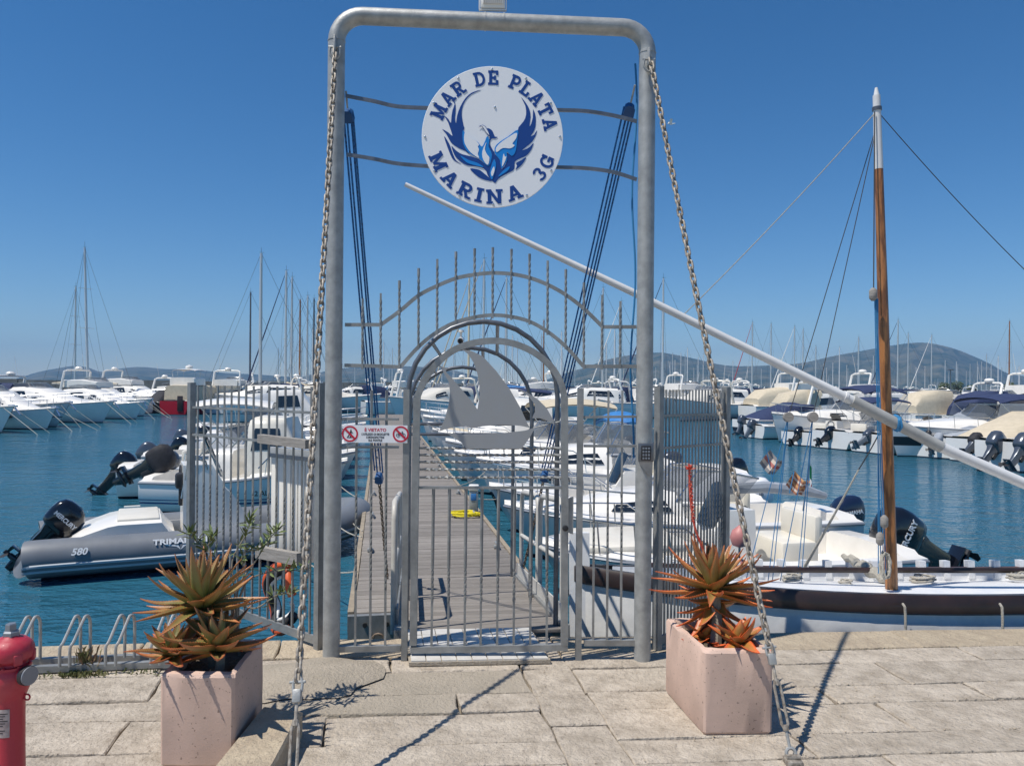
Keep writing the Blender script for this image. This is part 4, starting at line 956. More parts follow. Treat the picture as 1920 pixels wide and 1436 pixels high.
# --- wispy shrub behind the left aloe
sb = root('shrub', 'thin wispy shrub with pale branches behind the left aloe', 'shrub', V((pcl.x + .05, pcl.y + .12, PH - .05)))
S0 = V((pcl.x + .06, pcl.y + .14, PH - .05)); rs = random.Random(4)
tips = []
lf_ = MB()
lm = MB(); lm.add([(0, 0, 0), (.3, .1, .03), (.7, .085, .035), (1, 0, 0), (.7, -.085, .035), (.3, -.1, .03), (.5, 0, -.02)], [(0, 1, 6), (1, 2, 6), (2, 3, 6), (3, 4, 6), (4, 5, 6), (5, 0, 6)])
lme = lm.mesh('leaf', LEAF, 60)
for path in ([(430, 1120, 3.66), (415, 1060, 3.7), (372, 1018, 3.72), (352, 1000, 3.7)], [(440, 1110, 3.68), (436, 1050, 3.72), (462, 1000, 3.76), (468, 975, 3.76)], [(445, 1110, 3.7), (480, 1050, 3.78), (505, 1010, 3.84), (520, 995, 3.84)], [(448, 1130, 3.7), (470, 1085, 3.75), (530, 1068, 3.8), (572, 1072, 3.82)], [(445, 1140, 3.72), (460, 1090, 3.74), (455, 1040, 3.76), (488, 1030, 3.78)], [(440, 1140, 3.7), (480, 1140, 3.72), (520, 1115, 3.75), (548, 1112, 3.75)], [(432, 1120, 3.66), (400, 1070, 3.66), (388, 1030, 3.68), (402, 1005, 3.7)]):
    pts = smoothpts([S0] + [at(*q) for q in path], 5); N = len(pts)
    MB().tube(pts, [.0062 * (1 - .72 * i / (N - 1)) for i in range(N)], 6).build('branch', BRANCH, sb)
    for k in range(34):
        i = min(N - 1, int(N * (.55 + .45 * (k / 34) ** .7))); p = pts[i]; az = rs.uniform(0, 6.28); el = rs.uniform(-.2, 1.2); s_ = rs.uniform(.035, .07)
        inst(lme, 'leaf', sb, MX.Translation(p + V((rs.uniform(-.008, .008), rs.uniform(-.008, .008), rs.uniform(-.008, .012)))) @ MX.Rotation(az, 4, 'Z') @ MX.Rotation(-el, 4, 'Y') @ MX.Rotation(rs.uniform(-1, 1), 4, 'X') @ MX.Scale(s_, 4))

# --- hydrant
HY = 2.9; hc = at(20, 1300, HY); hc.z = 0
def hz(py): return at(30, py, HY).z
hy = root('fire_hydrant', 'pinkish red pillar fire hydrant with dark cap at left edge', 'hydrant', hc)
pxm = HY / F
prof = [(.085, 0), (.085, .02), (.056, .035), (.052, .08), (24.5 * pxm, hz(1400)), (24 * pxm, hz(1310)), (26 * pxm, hz(1303)), (31 * pxm, hz(1290)), (35 * pxm, hz(1272)), (34 * pxm, hz(1258)), (29 * pxm, hz(1246)), (27 * pxm, hz(1238))]
MB().lathe(prof, 32, MX.Translation(hc)).build('barrel', HYD, hy)
prof = [(28 * pxm, hz(1239)), (31 * pxm, hz(1232)), (37.5 * pxm, hz(1231)), (39 * pxm, hz(1222)), (38 * pxm, hz(1212)), (33 * pxm, hz(1203)), (24 * pxm, hz(1196)), (15 * pxm, hz(1193)), (13 * pxm, hz(1190))]
MB().lathe(prof, 32, MX.Translation(hc)).build('bonnet', HYD, hy)
for k in range(6):
    a = R(k * 60 + 20); MB().box(hc + V((math.cos(a) * 36 * pxm, math.sin(a) * 36 * pxm, hz(1229))), (.016, .03, .04), MX.Rotation(a, 4, 'Z'), b=.004).build('bonnet_lug', HYD, hy)
MB().lathe([(14.5 * pxm, hz(1194)), (14 * pxm, hz(1184)), (11 * pxm, hz(1181))], 6, MX.Translation(hc)).lathe([(10 * pxm, hz(1182)), (9.5 * pxm, hz(1170)), (8 * pxm, hz(1168))], 5, MX.Translation(hc)).build('operating_nut', GREYN, hy, 20)
for a, m in ((-.35, BLKP), (math.pi + .3, BLKP)):
    d = V((math.cos(a), math.sin(a), 0)); p = hc + UP * hz(1260)
    MB().tube([p + d * .05, p + d * .078], .030, 16).build('outlet', HYD, hy); MB().tube([p + d * .076, p + d * .094], .036, 18).build('outlet_cap', m, hy)
    MB().tube([p + d * .094, p + d * .101], .034, 18).build('cap_face', GREYN, hy)
for s_ in (-1, 1): MB().tube([hc + UP * hz(1306) + V((s_ * (.051 + .011 * (1 + math.cos(a))), 0, .011 * math.sin(a))) for a in [i * math.pi / 5 for i in range(10)]], .0035, 6, closed=True).build('ear_ring', HYD, hy)
g = MB(); rg_ = []
for k in range(9):
    a = R(-127 + k * 8.4); rg_.append([hc + V((math.cos(a) * r_, math.sin(a) * r_, z)) for r_, z in ((24.2 * pxm + .0015, hz(1372)), (24.2 * pxm + .0015, hz(1320)))])
g.loft(rg_, False); g.build('label_plate', mat('worn plate', (.45, .38, .36), .6, 0, (.30, .22, .21), 30), hy)
g = MB()
for i in range(9):
    if i == 6: continue
    y = 1328 + i * 4.4; a0, a1 = -123, -67 - (i % 3) * 9
    rg_ = [[hc + V((math.cos(R(a0 + (a1 - a0) * k / 6)) * (24.2 * pxm + .0022), math.sin(R(a0 + (a1 - a0) * k / 6)) * (24.2 * pxm + .0022), hz(y + q))) for q in (.8, -.8)] for k in range(7)]
    g.loft(rg_, False)
g.build('label_print', SIGNK, hy, None)

for k in range(8):
    a = R(k * 45 + 10); MB().lathe([(.0065, 0), (.0065, .006), (.003, .008)], 6, MX.Translation(hc + V((math.cos(a) * 32 * pxm, math.sin(a) * 32 * pxm, hz(1243))) - UP * .004)).build('flange_bolt', HYD, hy, 20)
MB().lathe([(28 * pxm, 0), (34.5 * pxm, .001), (34.5 * pxm, .010), (28 * pxm, .011)], 28, MX.Translation(hc + UP * (hz(1243) - .012))).build('flange', HYD, hy)
# --- cycle rack
rk = root('bicycle_rack', 'low galvanised bicycle rack with paired hoops at the quay edge', 'bicycle rack', gnd(180, 1248))
fa, fb_ = gnd(-60, 1259, .03), gnd(330, 1243, .03); ra, rb = gnd(-60, 1244, .03), gnd(330, 1229, .03)
for a, b_ in ((fa, fb_), (ra, rb)): MB().bar(a, b_, .035, .035).build('base_rail', GALV2, rk, None)
rd = (fb_ - fa).normalized(); bk = (ra - fa); bk = bk - rd * bk.dot(rd)
for x in (18, 34, 112, 131, 198, 217, 283, 300):
    b0 = gnd(x, 1252 - x * .02, .05); pts = [b0, b0 + UP * .10, b0 + UP * .13 + bk * .12 + rd * .012, b0 + UP * .225 + bk * .62 + rd * .035, b0 + UP * .245 + bk * .78 + rd * .042, b0 + UP * .235 + bk * .92 + rd * .05, b0 + UP * .19 + bk * 1.0 + rd * .055, b0 + bk * 1.0 + rd * .055]
    MB().tube(smoothpts(pts, 3), .0085, 8).build('hoop', GALV, rk)
# --- weeds in the joints
g = MB(); rw = random.Random(9)
for _ in range(420):
    x = rw.choice([rw.uniform(75, 300), rw.gauss(165, 18), rw.gauss(140, 16)]); y = 1268 - (x - 80) * .02 + rw.gauss(0, 2.5)
    p = gnd(x, y, .0); a = rw.uniform(0, 6.28); l_ = rw.uniform(.008, .03); h_ = rw.uniform(.004, .03); d = V((math.cos(a), math.sin(a), 0)); s_ = V((-d.y, d.x, 0)) * .003
    g.add([p - s_, p + s_, p + d * l_ * .6 + UP * h_ + s_ * .7, p + d * l_ + UP * h_ * .8], [(0, 1, 2), (0, 2, 3)])
tag(g.build('weeds', WEED, smooth=None), 'low weeds sprouting in the paving joint by the rack', 'weeds', kind='stuff')
g = MB()
for _ in range(90):
    x = rw.gauss(163, 9); p = gnd(x, 1250 + rw.gauss(0, 2), .02); a = rw.uniform(0, 6.28); l_ = rw.uniform(.02, .05); h_ = rw.uniform(.02, .10); d = V((math.cos(a), math.sin(a), 0)); s_ = V((-d.y, d.x, 0)) * .0022
    g.add([p - s_, p + s_, p + d * l_ * .6 + UP * h_ + s_, p + d * l_ + UP * h_ * 1.1], [(0, 1, 2), (0, 2, 3)])
tag(g.build('weed_tuft', mat('dry weed', (.30, .16, .10), .8, 0, (.18, .2, .07), 20), smooth=None), 'reddish dry weed tuft growing through the bicycle rack', 'weed')
tag(MB().add([gnd(112, 1258, .004), gnd(126, 1258, .004), gnd(125, 1253, .012), gnd(114, 1252, .02)], [(0, 1, 2, 3)]).build('paper_scrap', PRINTW, smooth=None, loc=gnd(119, 1256)), 'crumpled white paper scrap below the bicycle rack', 'litter')
# --- gull
gc = at(1258, 233, 62); gu = root('seagull', 'white and grey seagull in flight right of the portal', 'bird', gc)
MB().tube([gc + V((-.26, 0, .02)), gc + V((-.18, 0, .03)), gc + V((0, 0, 0)), gc + V((.2, 0, .02)), gc + V((.32, 0, .05)), gc + V((.38, 0, .045))], [.02, .055, .085, .05, .045, .01], 8).build('body', BIRDW, gu)
for s_ in (-1, 1):
    g = MB(); w0, w1, w2 = gc + V((-.05, s_ * .05, .03)), gc + V((-.02, s_ * .35, .28)), gc + V((-.16, s_ * .72, .20))
    g.add([w0 + V((.12, 0, 0)), w0 - V((.12, 0, 0)), w1 + V((.09, 0, 0)), w1 - V((.12, 0, 0)), w2, w0 - V((0, 0, .02)), w1 - V((0, 0, .015))], [(0, 1, 3, 2), (2, 3, 4), (0, 2, 6, 5), (1, 5, 6, 3), (2, 4, 6), (3, 6, 4)]); g.build('wing', BIRDW, gu)
# ================================================================ BOATS
def hullmat(name, base, stripes=(), wl=(.02, .03, .05), rough=.28):
    if name in MATS: return MATS[name]
    m = bpy.data.materials.new(name); m.use_nodes = True; n = m.node_tree; L = n.links; b = n.nodes['Principled BSDF']; MATS[name] = m
    b.inputs['Roughness'].default_value = rough; b.inputs['Coat Weight'].default_value = .3
    tc = n.nodes.new('ShaderNodeTexCoord'); sp = n.nodes.new('ShaderNodeSeparateXYZ'); L.new(tc.outputs['Object'], sp.inputs[0])
    nz = n.nodes.new('ShaderNodeTexNoise'); nz.inputs['Scale'].default_value = 2.5; nz.inputs['Detail'].default_value = 5; L.new(tc.outputs['Object'], nz.inputs['Vector'])
    mx0 = n.nodes.new('ShaderNodeMix'); mx0.data_type = 'RGBA'; L.new(nz.outputs['Fac'], mx0.inputs[0]); mx0.inputs[6].default_value = (*[q * 1.04 for q in base], 1); mx0.inputs[7].default_value = (*[q * .88 for q in base], 1)
    cur = mx0.outputs[2]
    for z0, z1, c in list(stripes) + [(-9, .05, wl)]:
        a = n.nodes.new('ShaderNodeMath'); a.operation = 'GREATER_THAN'; a.inputs[1].default_value = z0; L.new(sp.outputs[2], a.inputs[0])
        d = n.nodes.new('ShaderNodeMath'); d.operation = 'LESS_THAN'; d.inputs[1].default_value = z1; L.new(sp.outputs[2], d.inputs[0])
        e = n.nodes.new('ShaderNodeMath'); e.operation = 'MULTIPLY'; L.new(a.outputs[0], e.inputs[0]); L.new(d.outputs[0], e.inputs[1])
        mx = n.nodes.new('ShaderNodeMix'); mx.data_type = 'RGBA'; L.new(e.outputs[0], mx.inputs[0]); L.new(cur, mx.inputs[6]); mx.inputs[7].default_value = (*c, 1); cur = mx.outputs[2]
    L.new(cur, b.inputs['Base Color']); return m
WW = (.80, .79, .76)
H_PLAIN = hullmat('hull white', WW); H_BLUE = hullmat('hull white blue stripes', WW, [(.20, .235, (.02, .06, .2)), (.27, .29, (.02, .06, .2))])
H_BLKTOP = hullmat('hull black band', WW, [(.42, .75, (.012, .013, .018))]); H_NAVYLOW = hullmat('hull navy bottom', WW, [(-.1, .38, (.008, .012, .025))])
H_NAVY = hullmat('hull navy', (.015, .025, .08)); H_RED = hullmat('hull red', (.42, .015, .03)); H_CREAM = hullmat('hull cream', (.72, .68, .58)); H_BLK = hullmat('hull black', (.014, .015, .018))
H_TEAL = hullmat('hull pale', (.66, .70, .70), [(.55, .6, (.05, .06, .1))])

class Boat:
    def __init__(s, name, label, loc, head, L, B, fb=.7, bow=None, rake=.5, group=None, cat='boat', stern=.86, full=2.3):
        s.full = full
        s.L, s.B, s.fb, s.bow, s.rake, s.stern = L, B, fb, bow or fb * 1.35, rake, stern
        s.o = root(name, label, cat, (loc[0], loc[1], WZ), group, head, local=True)
    def half(s, t):
        b = s.B / 2
        if t < .42: return b * (s.stern + (1 - s.stern) * math.sin(math.pi / 2 * t / .42))
        return b * max(0.012, (1 - ((t - .42) / .58) ** s.full))
    def sheer(s, t): return s.fb + (s.bow - s.fb) * max(0, (t - .2) / .8) ** 1.7
    def x(s, t): return -s.L / 2 + s.L * t
    def t(s, x): return (x + s.L / 2) / s.L
    def hull(s, m, N=16, rub=None):
        rings = []
        for i in range(N + 1):
            t = i / N; b = s.half(t); z = s.sheer(t); x = s.x(t); fl = 1 - .45 * t ** 3; k = t ** 3
            def P(y, zz, dep): return V((x - s.rake * dep * k, y, zz))
            ring = [P(b, z, 0), P(b * 1.005, z * .86, .12), P(b * (.97 * fl + .03), z * .48 + .02, .42), P(b * (.86 * fl), .06 + .10 * k, .75), P(b * .45 * fl, -.14 + .05 * k, .9), P(0, -.26 + .1 * k, 1.0)]
            rings.append(ring + [V((q.x, -q.y, q.z)) for q in ring[-2::-1]])
        s.hullobj = MB().loft(rings, False, True).build('hull', m, s.o, 50)
        pts = [V((s.x(i / 20), s.half(i / 20) + .012, s.sheer(i / 20) - .03)) for i in range(21)]
        MB().tube(pts + [V((q.x, -q.y, q.z)) for q in pts[::-1]], max(.018, .009 * s.B), 6).build('rubbing_rail', rub or GREYN, s.o); return s
    def deck(s, cock=(.02, .5), floor=.28, side=.16, m=None, N=18):
        rings = []; ts = sorted([i / N for i in range(N + 1)] + [cock[0], cock[0] + .002, cock[1], cock[1] + .002])
        for t in ts:
            b = s.half(t); z = s.sheer(t); x = s.x(t); a = max(.01, b - side); c = cock[0] < t <= cock[1]
            zf = floor if c else z + .05 * s.B / 2 * (1 - .5 * t) + .01; zi = z + .015
            y2 = a if c else a * .9; zz = zf
            rings.append([V((x, b, z)), V((x, a, zi)), V((x, y2, zz)), V((x, 0, zz + (.02 if c else .025))), V((x, -y2, zz)), V((x, -a, zi)), V((x, -b, z))])
        MB().loft(rings, False).build('deck', m or WHITE, s.o, 35); return s
    def house(s, prof, m, name='cabin', base=None, win=(), wm=None):
        """prof: (x, halfwidth bottom, halfwidth top, z top)"""
        rings = []
        for x, wb, wt, zt in prof:
            z0 = (base if base is not None else s.sheer(min(1, max(0, s.t(x)))) - .02); h = zt - z0
            r_ = [V((x, wb, z0)), V((x, wb + (wt - wb) * .5, z0 + h * .55)), V((x, wt, zt - h * .12)), V((x, wt * .82, zt)), V((x, 0, zt + .02))]
            rings.append(r_ + [V((q.x, -q.y, q.z)) for q in r_[-2::-1]])
        o = MB().loft(rings, False, True, True).build(name, m, s.o, 40)
        def pt(x, f, sd):
            for a, c in zip(prof, prof[1:]):
                if a[0] <= x <= c[0] or c[0] <= x <= a[0]:
                    u = (x - a[0]) / (c[0] - a[0]); wb, wt, zt = [a[i] + (c[i] - a[i]) * u for i in (1, 2, 3)]; break
            else: wb, wt, zt = prof[-1][1:]
            z0 = (base if base is not None else s.sheer(min(1, max(0, s.t(x)))) - .02); h = zt - z0; y = wb + (wt - wb) * (f / .55 * .5 if f < .55 else .5 + .5 * (f - .55) / .33)
            return V((x, sd * (y + .012), z0 + h * f))
        for xa, xb, fa, fb_ in win:
            for sd in (-1, 1):
                n_ = 5; g = MB(); sl = (xb - xa) * .12
                g.loft([[pt(xa + (xb - xa) * i / n_, fa, sd), pt(xa + sl + (xb - xa - 2 * sl) * i / n_, fb_, sd)] for i in range(n_ + 1)], False); g.build('window', wm or GLASS, o)
        return o
    def screen(s, xw, w, h, z=None, lean=.35, back=1.0, m=None):
        z = z if z is not None else s.sheer(s.t(xw)) + .03; g = MB(); pl = [(-back, 1.0), (-back * .45, .98), (-back * .12, .78), (0, .4), (.03, 0)]
        pl = pl + [(a, -b_) for a, b_ in pl[-2::-1]]
        bt = [V((xw + a, w * b_, z)) for a, b_ in pl]; tp = [V((xw + a - lean, w * b_ * .86, z + h * (1 if abs(b_) < .99 else .75))) for a, b_ in pl]
        g.loft([[p, q] for p, q in zip(bt, tp)], False); o = g.build('windscreen', m or SMOKE, s.o)
        MB().tube(tp, .016, 5).build('windscreen_frame', INOX, o)
        g = MB()
        for i in (2, 4, 6): g.tube([bt[i], tp[i]], .012, 5)
        g.build('windscreen_strut', INOX, o); return s
    def canopy(s, x0, x1, w, z, m, h=.15, legs=True, sides=False, name='bimini_canopy'):
        rings = []
        for i in range(7):
            t = i / 6; x = x0 + (x1 - x0) * t; e = h * (1 - (2 * t - 1) ** 2) * .7
            r_ = [V((x, w * math.cos(a), z + e + h * math.sin(a) * .9)) for a in [k * math.pi / 8 for k in range(9)]]; rings.append(r_)
        rb = [[p - UP * .03 for p in r_] for r_ in rings]; g = MB(); g.loft(rings, False); g.loft(rb, False)
        o = g.build(name, m, s.o, 60)
        if legs:
            xm = (x0 + x1) / 2; zb = s.fb + .02
            for sd in (-1, 1):
                g = MB()
                for xa in (x0, x0 * .55 + x1 * .45, x1): g.tube([V((xm, sd * w * 1.02, zb)), V((xa, sd * w, z))], .013, 5)
                g.build('canopy_frame', INOX, o)
        if sides:
            for sd in (-1, 1): MB().add([V((x0, sd * w, z)), V((x1, sd * w, z)), V((x1 + .3, sd * w * 1.05, s.fb + .1)), V((x0, sd * w * 1.05, s.fb + .1))], [(0, 1, 2, 3)]).build('side_curtain', CLEAR, o)
        return s
    def cover(s, prof, m, name='boat_cover'):
        return s.house(prof, m, name)
    def rail(s, t0=.55, h=.5, m=INOX, tail=True):
        pts = [V((s.x(t), s.half(t) * .93, s.sheer(t) + h * min(1, (t - t0) / .12 + .35))) for t in [t0 + (1 - t0) * i / 10 for i in range(11)]]
        pts = pts + [V((q.x, -q.y, q.z)) for q in pts[::-1]]; g = MB(); g.tube(pts, .013, 5)
        for i in (1, 3, 5, 7, 9):
            for sd in (1, -1):
                q = pts[i]; t = t0 + (1 - t0) * i / 10; g.tube([V((q.x, sd * q.y, q.z)), V((q.x - .03, sd * s.half(t) * .95, s.sheer(t)))], .010, 5)
        g.build('bow_rail', m, s.o); return s
    def fender(s, t, sd, m=None, r=.09, l=.5):
        y = sd * (s.half(t) + r * 1.05); x = s.x(t); z = s.sheer(t)
        g = MB(); g.tube([V((x, y, z - .1)), V((x, y, z - .14)), V((x, y, z - .2)), V((x, y, z - .1 - l)), V((x, y, z - .14 - l))], [r * .2, r * .7, r, r, r * .4], 9); o = g.build('fender', m or FEND, s.o)
        MB().tube([V((x, y, z - .1)), V((x, y * .93, z + .02))], .007, 4).build('fender_line', ROPEW, o); return s
    def console(s, x, h=.75, w=.32, m=None, z=None):
        z = z if z is not None else s.fb * .5; m = m or WHITE
        g = MB(); g.loft([[V((x - a, sgn * w * k, zz)) for a, sgn in ((.28, -1), (.28, 1), (-.3 * (1 - sl), 1), (-.3 * (1 - sl), -1))] for zz, k, sl in ((z, 1, 0), (z + h * .7, 1, .15), (z + h, .9, .7))], True, True, True); o = g.build('console', m, s.o, 25)
        g = MB(); g.loft([[V((x + .25, -w * .8, z + h * .75)), V((x + .02, -w * .8, z + h * 1.35))], [V((x + .3, 0, z + h * .75)), V((x + .05, 0, z + h * 1.4))], [V((x + .25, w * .8, z + h * .75)), V((x + .02, w * .8, z + h * 1.35))]], False); g.build('console_screen', GLASS, o)
        MB().tube([V((x - .3, .16 * math.cos(a), z + h * .8 + .16 * math.sin(a))) for a in [k * math.pi / 6 for k in range(12)]], .014, 5, closed=True).build('steering_wheel', BLKP, o); return s
    def seat(s, x, w=.4, h=.42, m=None, z=None):
        z = z if z is not None else s.fb * .5; MB().box((x, 0, z + h / 2), (.5, w * 2, h), b=.05).box((x - .24, 0, z + h + .14), (.12, w * 2, .34), b=.05).build('seat', m or CREAM, s.o); return s
    def outboard(s, y=0.0, tilt=0, k=1.0, cowl=BLACK, leg=None, word=None, z=None, wm=None, dx=0.0):
        leg = leg or cowl; z = z if z is not None else s.fb * .62; k *= .86
        M = MX.Translation((-s.L / 2 - .10 + dx, y, z)) @ MX.Rotation(R(tilt), 4, 'Y') @ MX.Scale(k, 4)
        def sec(z_, x0, x1, w, n=16):
            out = []
            for i in range(n):
                a = 2 * math.pi * i / n; c, s_ = math.cos(a), math.sin(a); out.append(V(((x0 + x1) / 2 + (x1 - x0) / 2 * math.copysign(abs(c) ** .6, c), w * math.copysign(abs(s_) ** .6, s_), z_)))
            return out
        g = MB(); g.loft([sec(.02, -.32, .10, .13), sec(.06, -.40, .15, .175), sec(.14, -.43, .18, .195), sec(.30, -.45, .19, .20), sec(.44, -.44, .16, .19), sec(.54, -.38, .06, .16), sec(.585, -.28, -.04, .10), sec(.595, -.2, -.12, .03)], True, True, True).xf(M)
        o = g.build('outboard_engine', cowl, s.o, 50)
        g = MB(); g.loft([sec(.02, -.32, .08, .12, 10), sec(-.12, -.27, .06, .085, 10), sec(-.35, -.25, .02, .06, 10), sec(-.56, -.25, -.01, .05, 10)], True, True, True); g.box((-.16, 0, -.57), (.46, .22, .022), b=.006)
        g.loft([sec(-.56, -.22, 0, .035, 8), sec(-.70, -.24, .02, .03, 8), sec(-.92, -.2, -.08, .008, 8)], True, True, True); g.lathe([(.01, -.2), (.045, -.15), (.06, 0), (.05, .16), (.03, .2)], 10, MX.Translation((-.13, 0, -.72)) @ MX.Rotation(R(-90), 4, 'Y')); g.xf(M); g.build('leg', leg, o, 40)
        g = MB(); g.box((.02, 0, -.1), (.14, .2, .3), b=.02); g.xf(M); g.build('bracket', BLKP, o)
        g = MB()
        for i in range(3): g.add([(MX.Rotation(R(120 * i), 3, 'X') @ V(q)) + V((-.36, 0, -.72)) for q in ((.02, .02, 0), (-.02, -.02, 0), (-.035, -.08, .13), (.0, .0, .16), (.035, .07, .12))], [(0, 1, 2, 3, 4)])
        g.tube([(-.41, 0, -.72), (-.32, 0, -.72)], .035, 8); g.xf(M); g.build('propeller', INOX if leg is WHCOWL else BLKP, o)
        if word:
            for sd in (-1, 1):
                fm = M @ frame((-.13, sd * .2035, .30), (0, 0, -1) if sd < 0 else (0, 0, -1), (1 if sd < 0 else -1, 0, 0)); fm = M @ frame((-.12, sd * .203, .29), (-sd * 1.0, 0, 0), (0, 0, 1))
                text('brand_lettering', word, .105, wm or PRINTW, o, fm, extrude=.003, sx=.95, bold=.003)
        return o
    def lettering(s, word, x, z, size, m, sd=-1, shear=0.0):
        t = s.t(x); y = sd * (s.half(t) * 1.01 + .012); t2 = s.t(x + .3); ang = math.atan2(s.half(t2) - s.half(t), .3) * sd
        text('hull_lettering', word, size, m, s.o, MX.Translation((x, y, z)) @ MX.Rotation(ang, 4, 'Z') @ frame((0, 0, 0), (-sd, 0, 0), (0, 0, 1)), extrude=.004, shear=shear, bold=.002); return s
    def mast(s, x, H, m=None, r=.07, boom=3.2, cover=None, spread=(.45, .72), stays=True, z0=None, furl=None, lean=0.0):
        m = m or ALU; z0 = z0 if z0 is not None else s.fb + .4; top = V((x + lean * H, 0, H))
        o = MB().tube([V((x, 0, z0)), V((x + lean * H * .5, 0, H * .5)), top], [r, r, r * .75], 8).build('mast', m, s.o)
        g = MB(); g.tube([top, top + V((0, 0, .5))], .012, 4); g.tube([top + V((-.25, 0, .08)), top + V((.15, 0, .08))], .012, 4); g.build('masthead_aerial', BLKP, o)
        if boom: MB().tube([V((x - .1, 0, z0 + .75)), V((x - boom, 0, z0 + .85))], .055, 6).build('boom', m, s.o)
        if boom and cover: MB().tube([V((x - .12, 0, z0 + 1.15)), V((x - .4, 0, z0 + .98)), V((x - boom * .6, 0, z0 + .94)), V((x - boom, 0, z0 + .9))], [.10, .16, .13, .06], 8).build('sail_cover', cover, s.o)
        g = MB()
        for f in spread: zz = z0 + (H - z0) * f; xx = x + lean * zz; g.tube([V((xx, -.8 + .25 * f, zz)), V((xx, .8 - .25 * f, zz))], .018, 5)
        g.build('spreader', m, o)
        if stays:
            g = MB(); bw = V((s.L / 2 - .1, 0, s.bow + .05)); st = V((-s.L / 2 + .1, 0, s.fb + .1)); g.tube([top, bw], .012, 4); g.tube([top, st], .012, 4)
            for sd in (-1, 1): g.tube([top, V((x + lean * H * .6, sd * .7, z0 + (H - z0) * .55)), V((x - .1, sd * s.half(s.t(x)) * .97, s.fb + .05))], .010, 4)
            g.build('rigging', ROPED, o)
        if furl: MB().tube([top.lerp(V((s.L / 2 - .1, 0, s.bow)), .04), top.lerp(V((s.L / 2 - .1, 0, s.bow)), .5), top.lerp(V((s.L / 2 - .1, 0, s.bow)), .94)], [.03, .06, .075], 6).build('furled_sail', furl, s.o)
        return s
def line(a, b, m=ROPEW, r=.008, s_=.08, name='mooring_line', label=None, group=None):
    g = MB(); g.tube(sag(a, b, s_, 10), r, 5); o = g.build(name, m, None, 40, loc=V(a).lerp(V(b), .5)); tag(o, label or 'mooring line running from boat to pontoon', 'rope', group); return o
def head2(a, b): return math.atan2(b[1] - a[1], b[0] - a[0])
pang = math.atan2(pn.y, pn.x)

# ---- grey rigid inflatable, near left
st = wat(88, 1066); bw = V((-2.3, 12.0, WZ)); hd = head2(st, bw); LR = (V((bw.x - st.x, bw.y - st.y, 0))).length; md = st.lerp(bw, .5)
rb = Boat('inflatable_boat', 'grey and white rigid inflatable boat with black outboard near left', md, hd, LR, 2.0, .42, .55, cat='inflatable boat')
TUBG = hullmat('inflatable grey', (.13, .145, .165), rough=.45); RR = .235; zc = .36
path = [V((-LR / 2 - .12, .76, zc - .02)), V((-LR / 2 + .05, .78, zc)), V((-LR * .1, .8, zc)), V((LR * .18, .78, zc + .03)), V((LR * .34, .62, zc + .09)), V((LR * .44, .34, zc + .15)), V((LR * .475, 0, zc + .18))]
path = smoothpts(path + [V((q.x, -q.y, q.z)) for q in path[-2::-1]], 5); N = len(path)
MB().tube(path, [RR * (.35 if i in (0, N - 1) else .8 if i in (1, N - 2) else .96 if i in (2, N - 3) else 1) for i in range(N)], 18).build('inflatable_tube', mat('hypalon grey', (.15, .165, .185), .5, 0, (.18, .195, .215), 4), rb.o, 60)
for dz, m_, rr in ((-.05, mat('rub strip pale', (.42, .46, .50), .5), .024), (-.115, mat('rub strip pale', (.42, .46, .50), .5), .024), (-.083, mat('rub strip dark', (.16, .18, .2), .5), .02)):
    pts = []
    for i, q in enumerate(path):
        d = (path[min(i + 1, N - 1)] - path[max(i - 1, 0)]); nn_ = V((d.y, -d.x, 0)).normalized(); nn_ = nn_ if nn_.dot(V((q.x * .2, q.y, 0))) > 0 or abs(q.y) < .01 else -nn_
        rr_ = RR * (.4 if i in (0, N - 1) else .8 if i in (1, N - 2) else .97 if i in (2, N - 3) else 1); pts.append(q + nn_ * math.sqrt(max(0, rr_ ** 2 - dz ** 2)) * .985 + UP * dz)
    MB().tube(pts, rr, 6).build('rub_strake', m_, rb.o)
g = MB(); rings = []
for i in range(13):
    t = i / 12; b = .74 * (1 - max(0, (t - .55) / .45) ** 2.2) + .01; x = -LR / 2 + LR * .96 * t; k = t ** 3
    rings.append([V((x, b, .30 + .1 * k)), V((x - .3 * k, b * .92, .06)), V((x - .5 * k, 0, -.25 + .15 * k)), V((x - .3 * k, -b * .92, .06)), V((x, -b, .30 + .1 * k))])
g.loft(rings, False, True); g.build('hull', NAVYG, rb.o)
MB().loft([[V((x, .62 * w, z)), V((x, .58 * w, z - .16)), V((x, -.58 * w, z - .16)), V((x, -.62 * w, z))] for x, w, z in ((-LR * .46, .8, .50), (-LR * .3, 1, .52), (LR * .2, 1, .5), (LR * .38, .55, .52), (LR * .43, .2, .55))], False).build('deck', WHITE, rb.o)
MB().loft([[V((x, s_ * .60 * w, z0)) for s_, z0 in ((1, .44), (1, z), (.86, z + .03), (-.86, z + .03), (-1, z), (-1, .44))] for x, w, z in ((-LR * .43, .86, .48), (-LR * .40, .95, .56), (-LR * .33, 1, .66), (-LR * .30, 1, .68), (-LR * .18, 1, .68), (-LR * .16, .95, .55), (-LR * .14, .9, .47))], False, True, True).build('stern_seat', WHITE, rb.o, 25)
MB().box((-LR * .245, 0, .715), (LR * .12, 1.0, .05), b=.02).build('cushion', CREAM, rb.o)
rb.console(-LR * .05, .95, .36, WHITE, .45); MB().loft([[V((x, s_ * w, z)) for s_, z in ((1, .45), (1, z1), (-1, z1), (-1, .45))] for x, w, z1 in ((-LR * .01, .34, 1.15), (LR * .04, .33, .95), (LR * .09, .3, .6))], False, True, True).build('console_seat', WHITE, rb.o, 25)
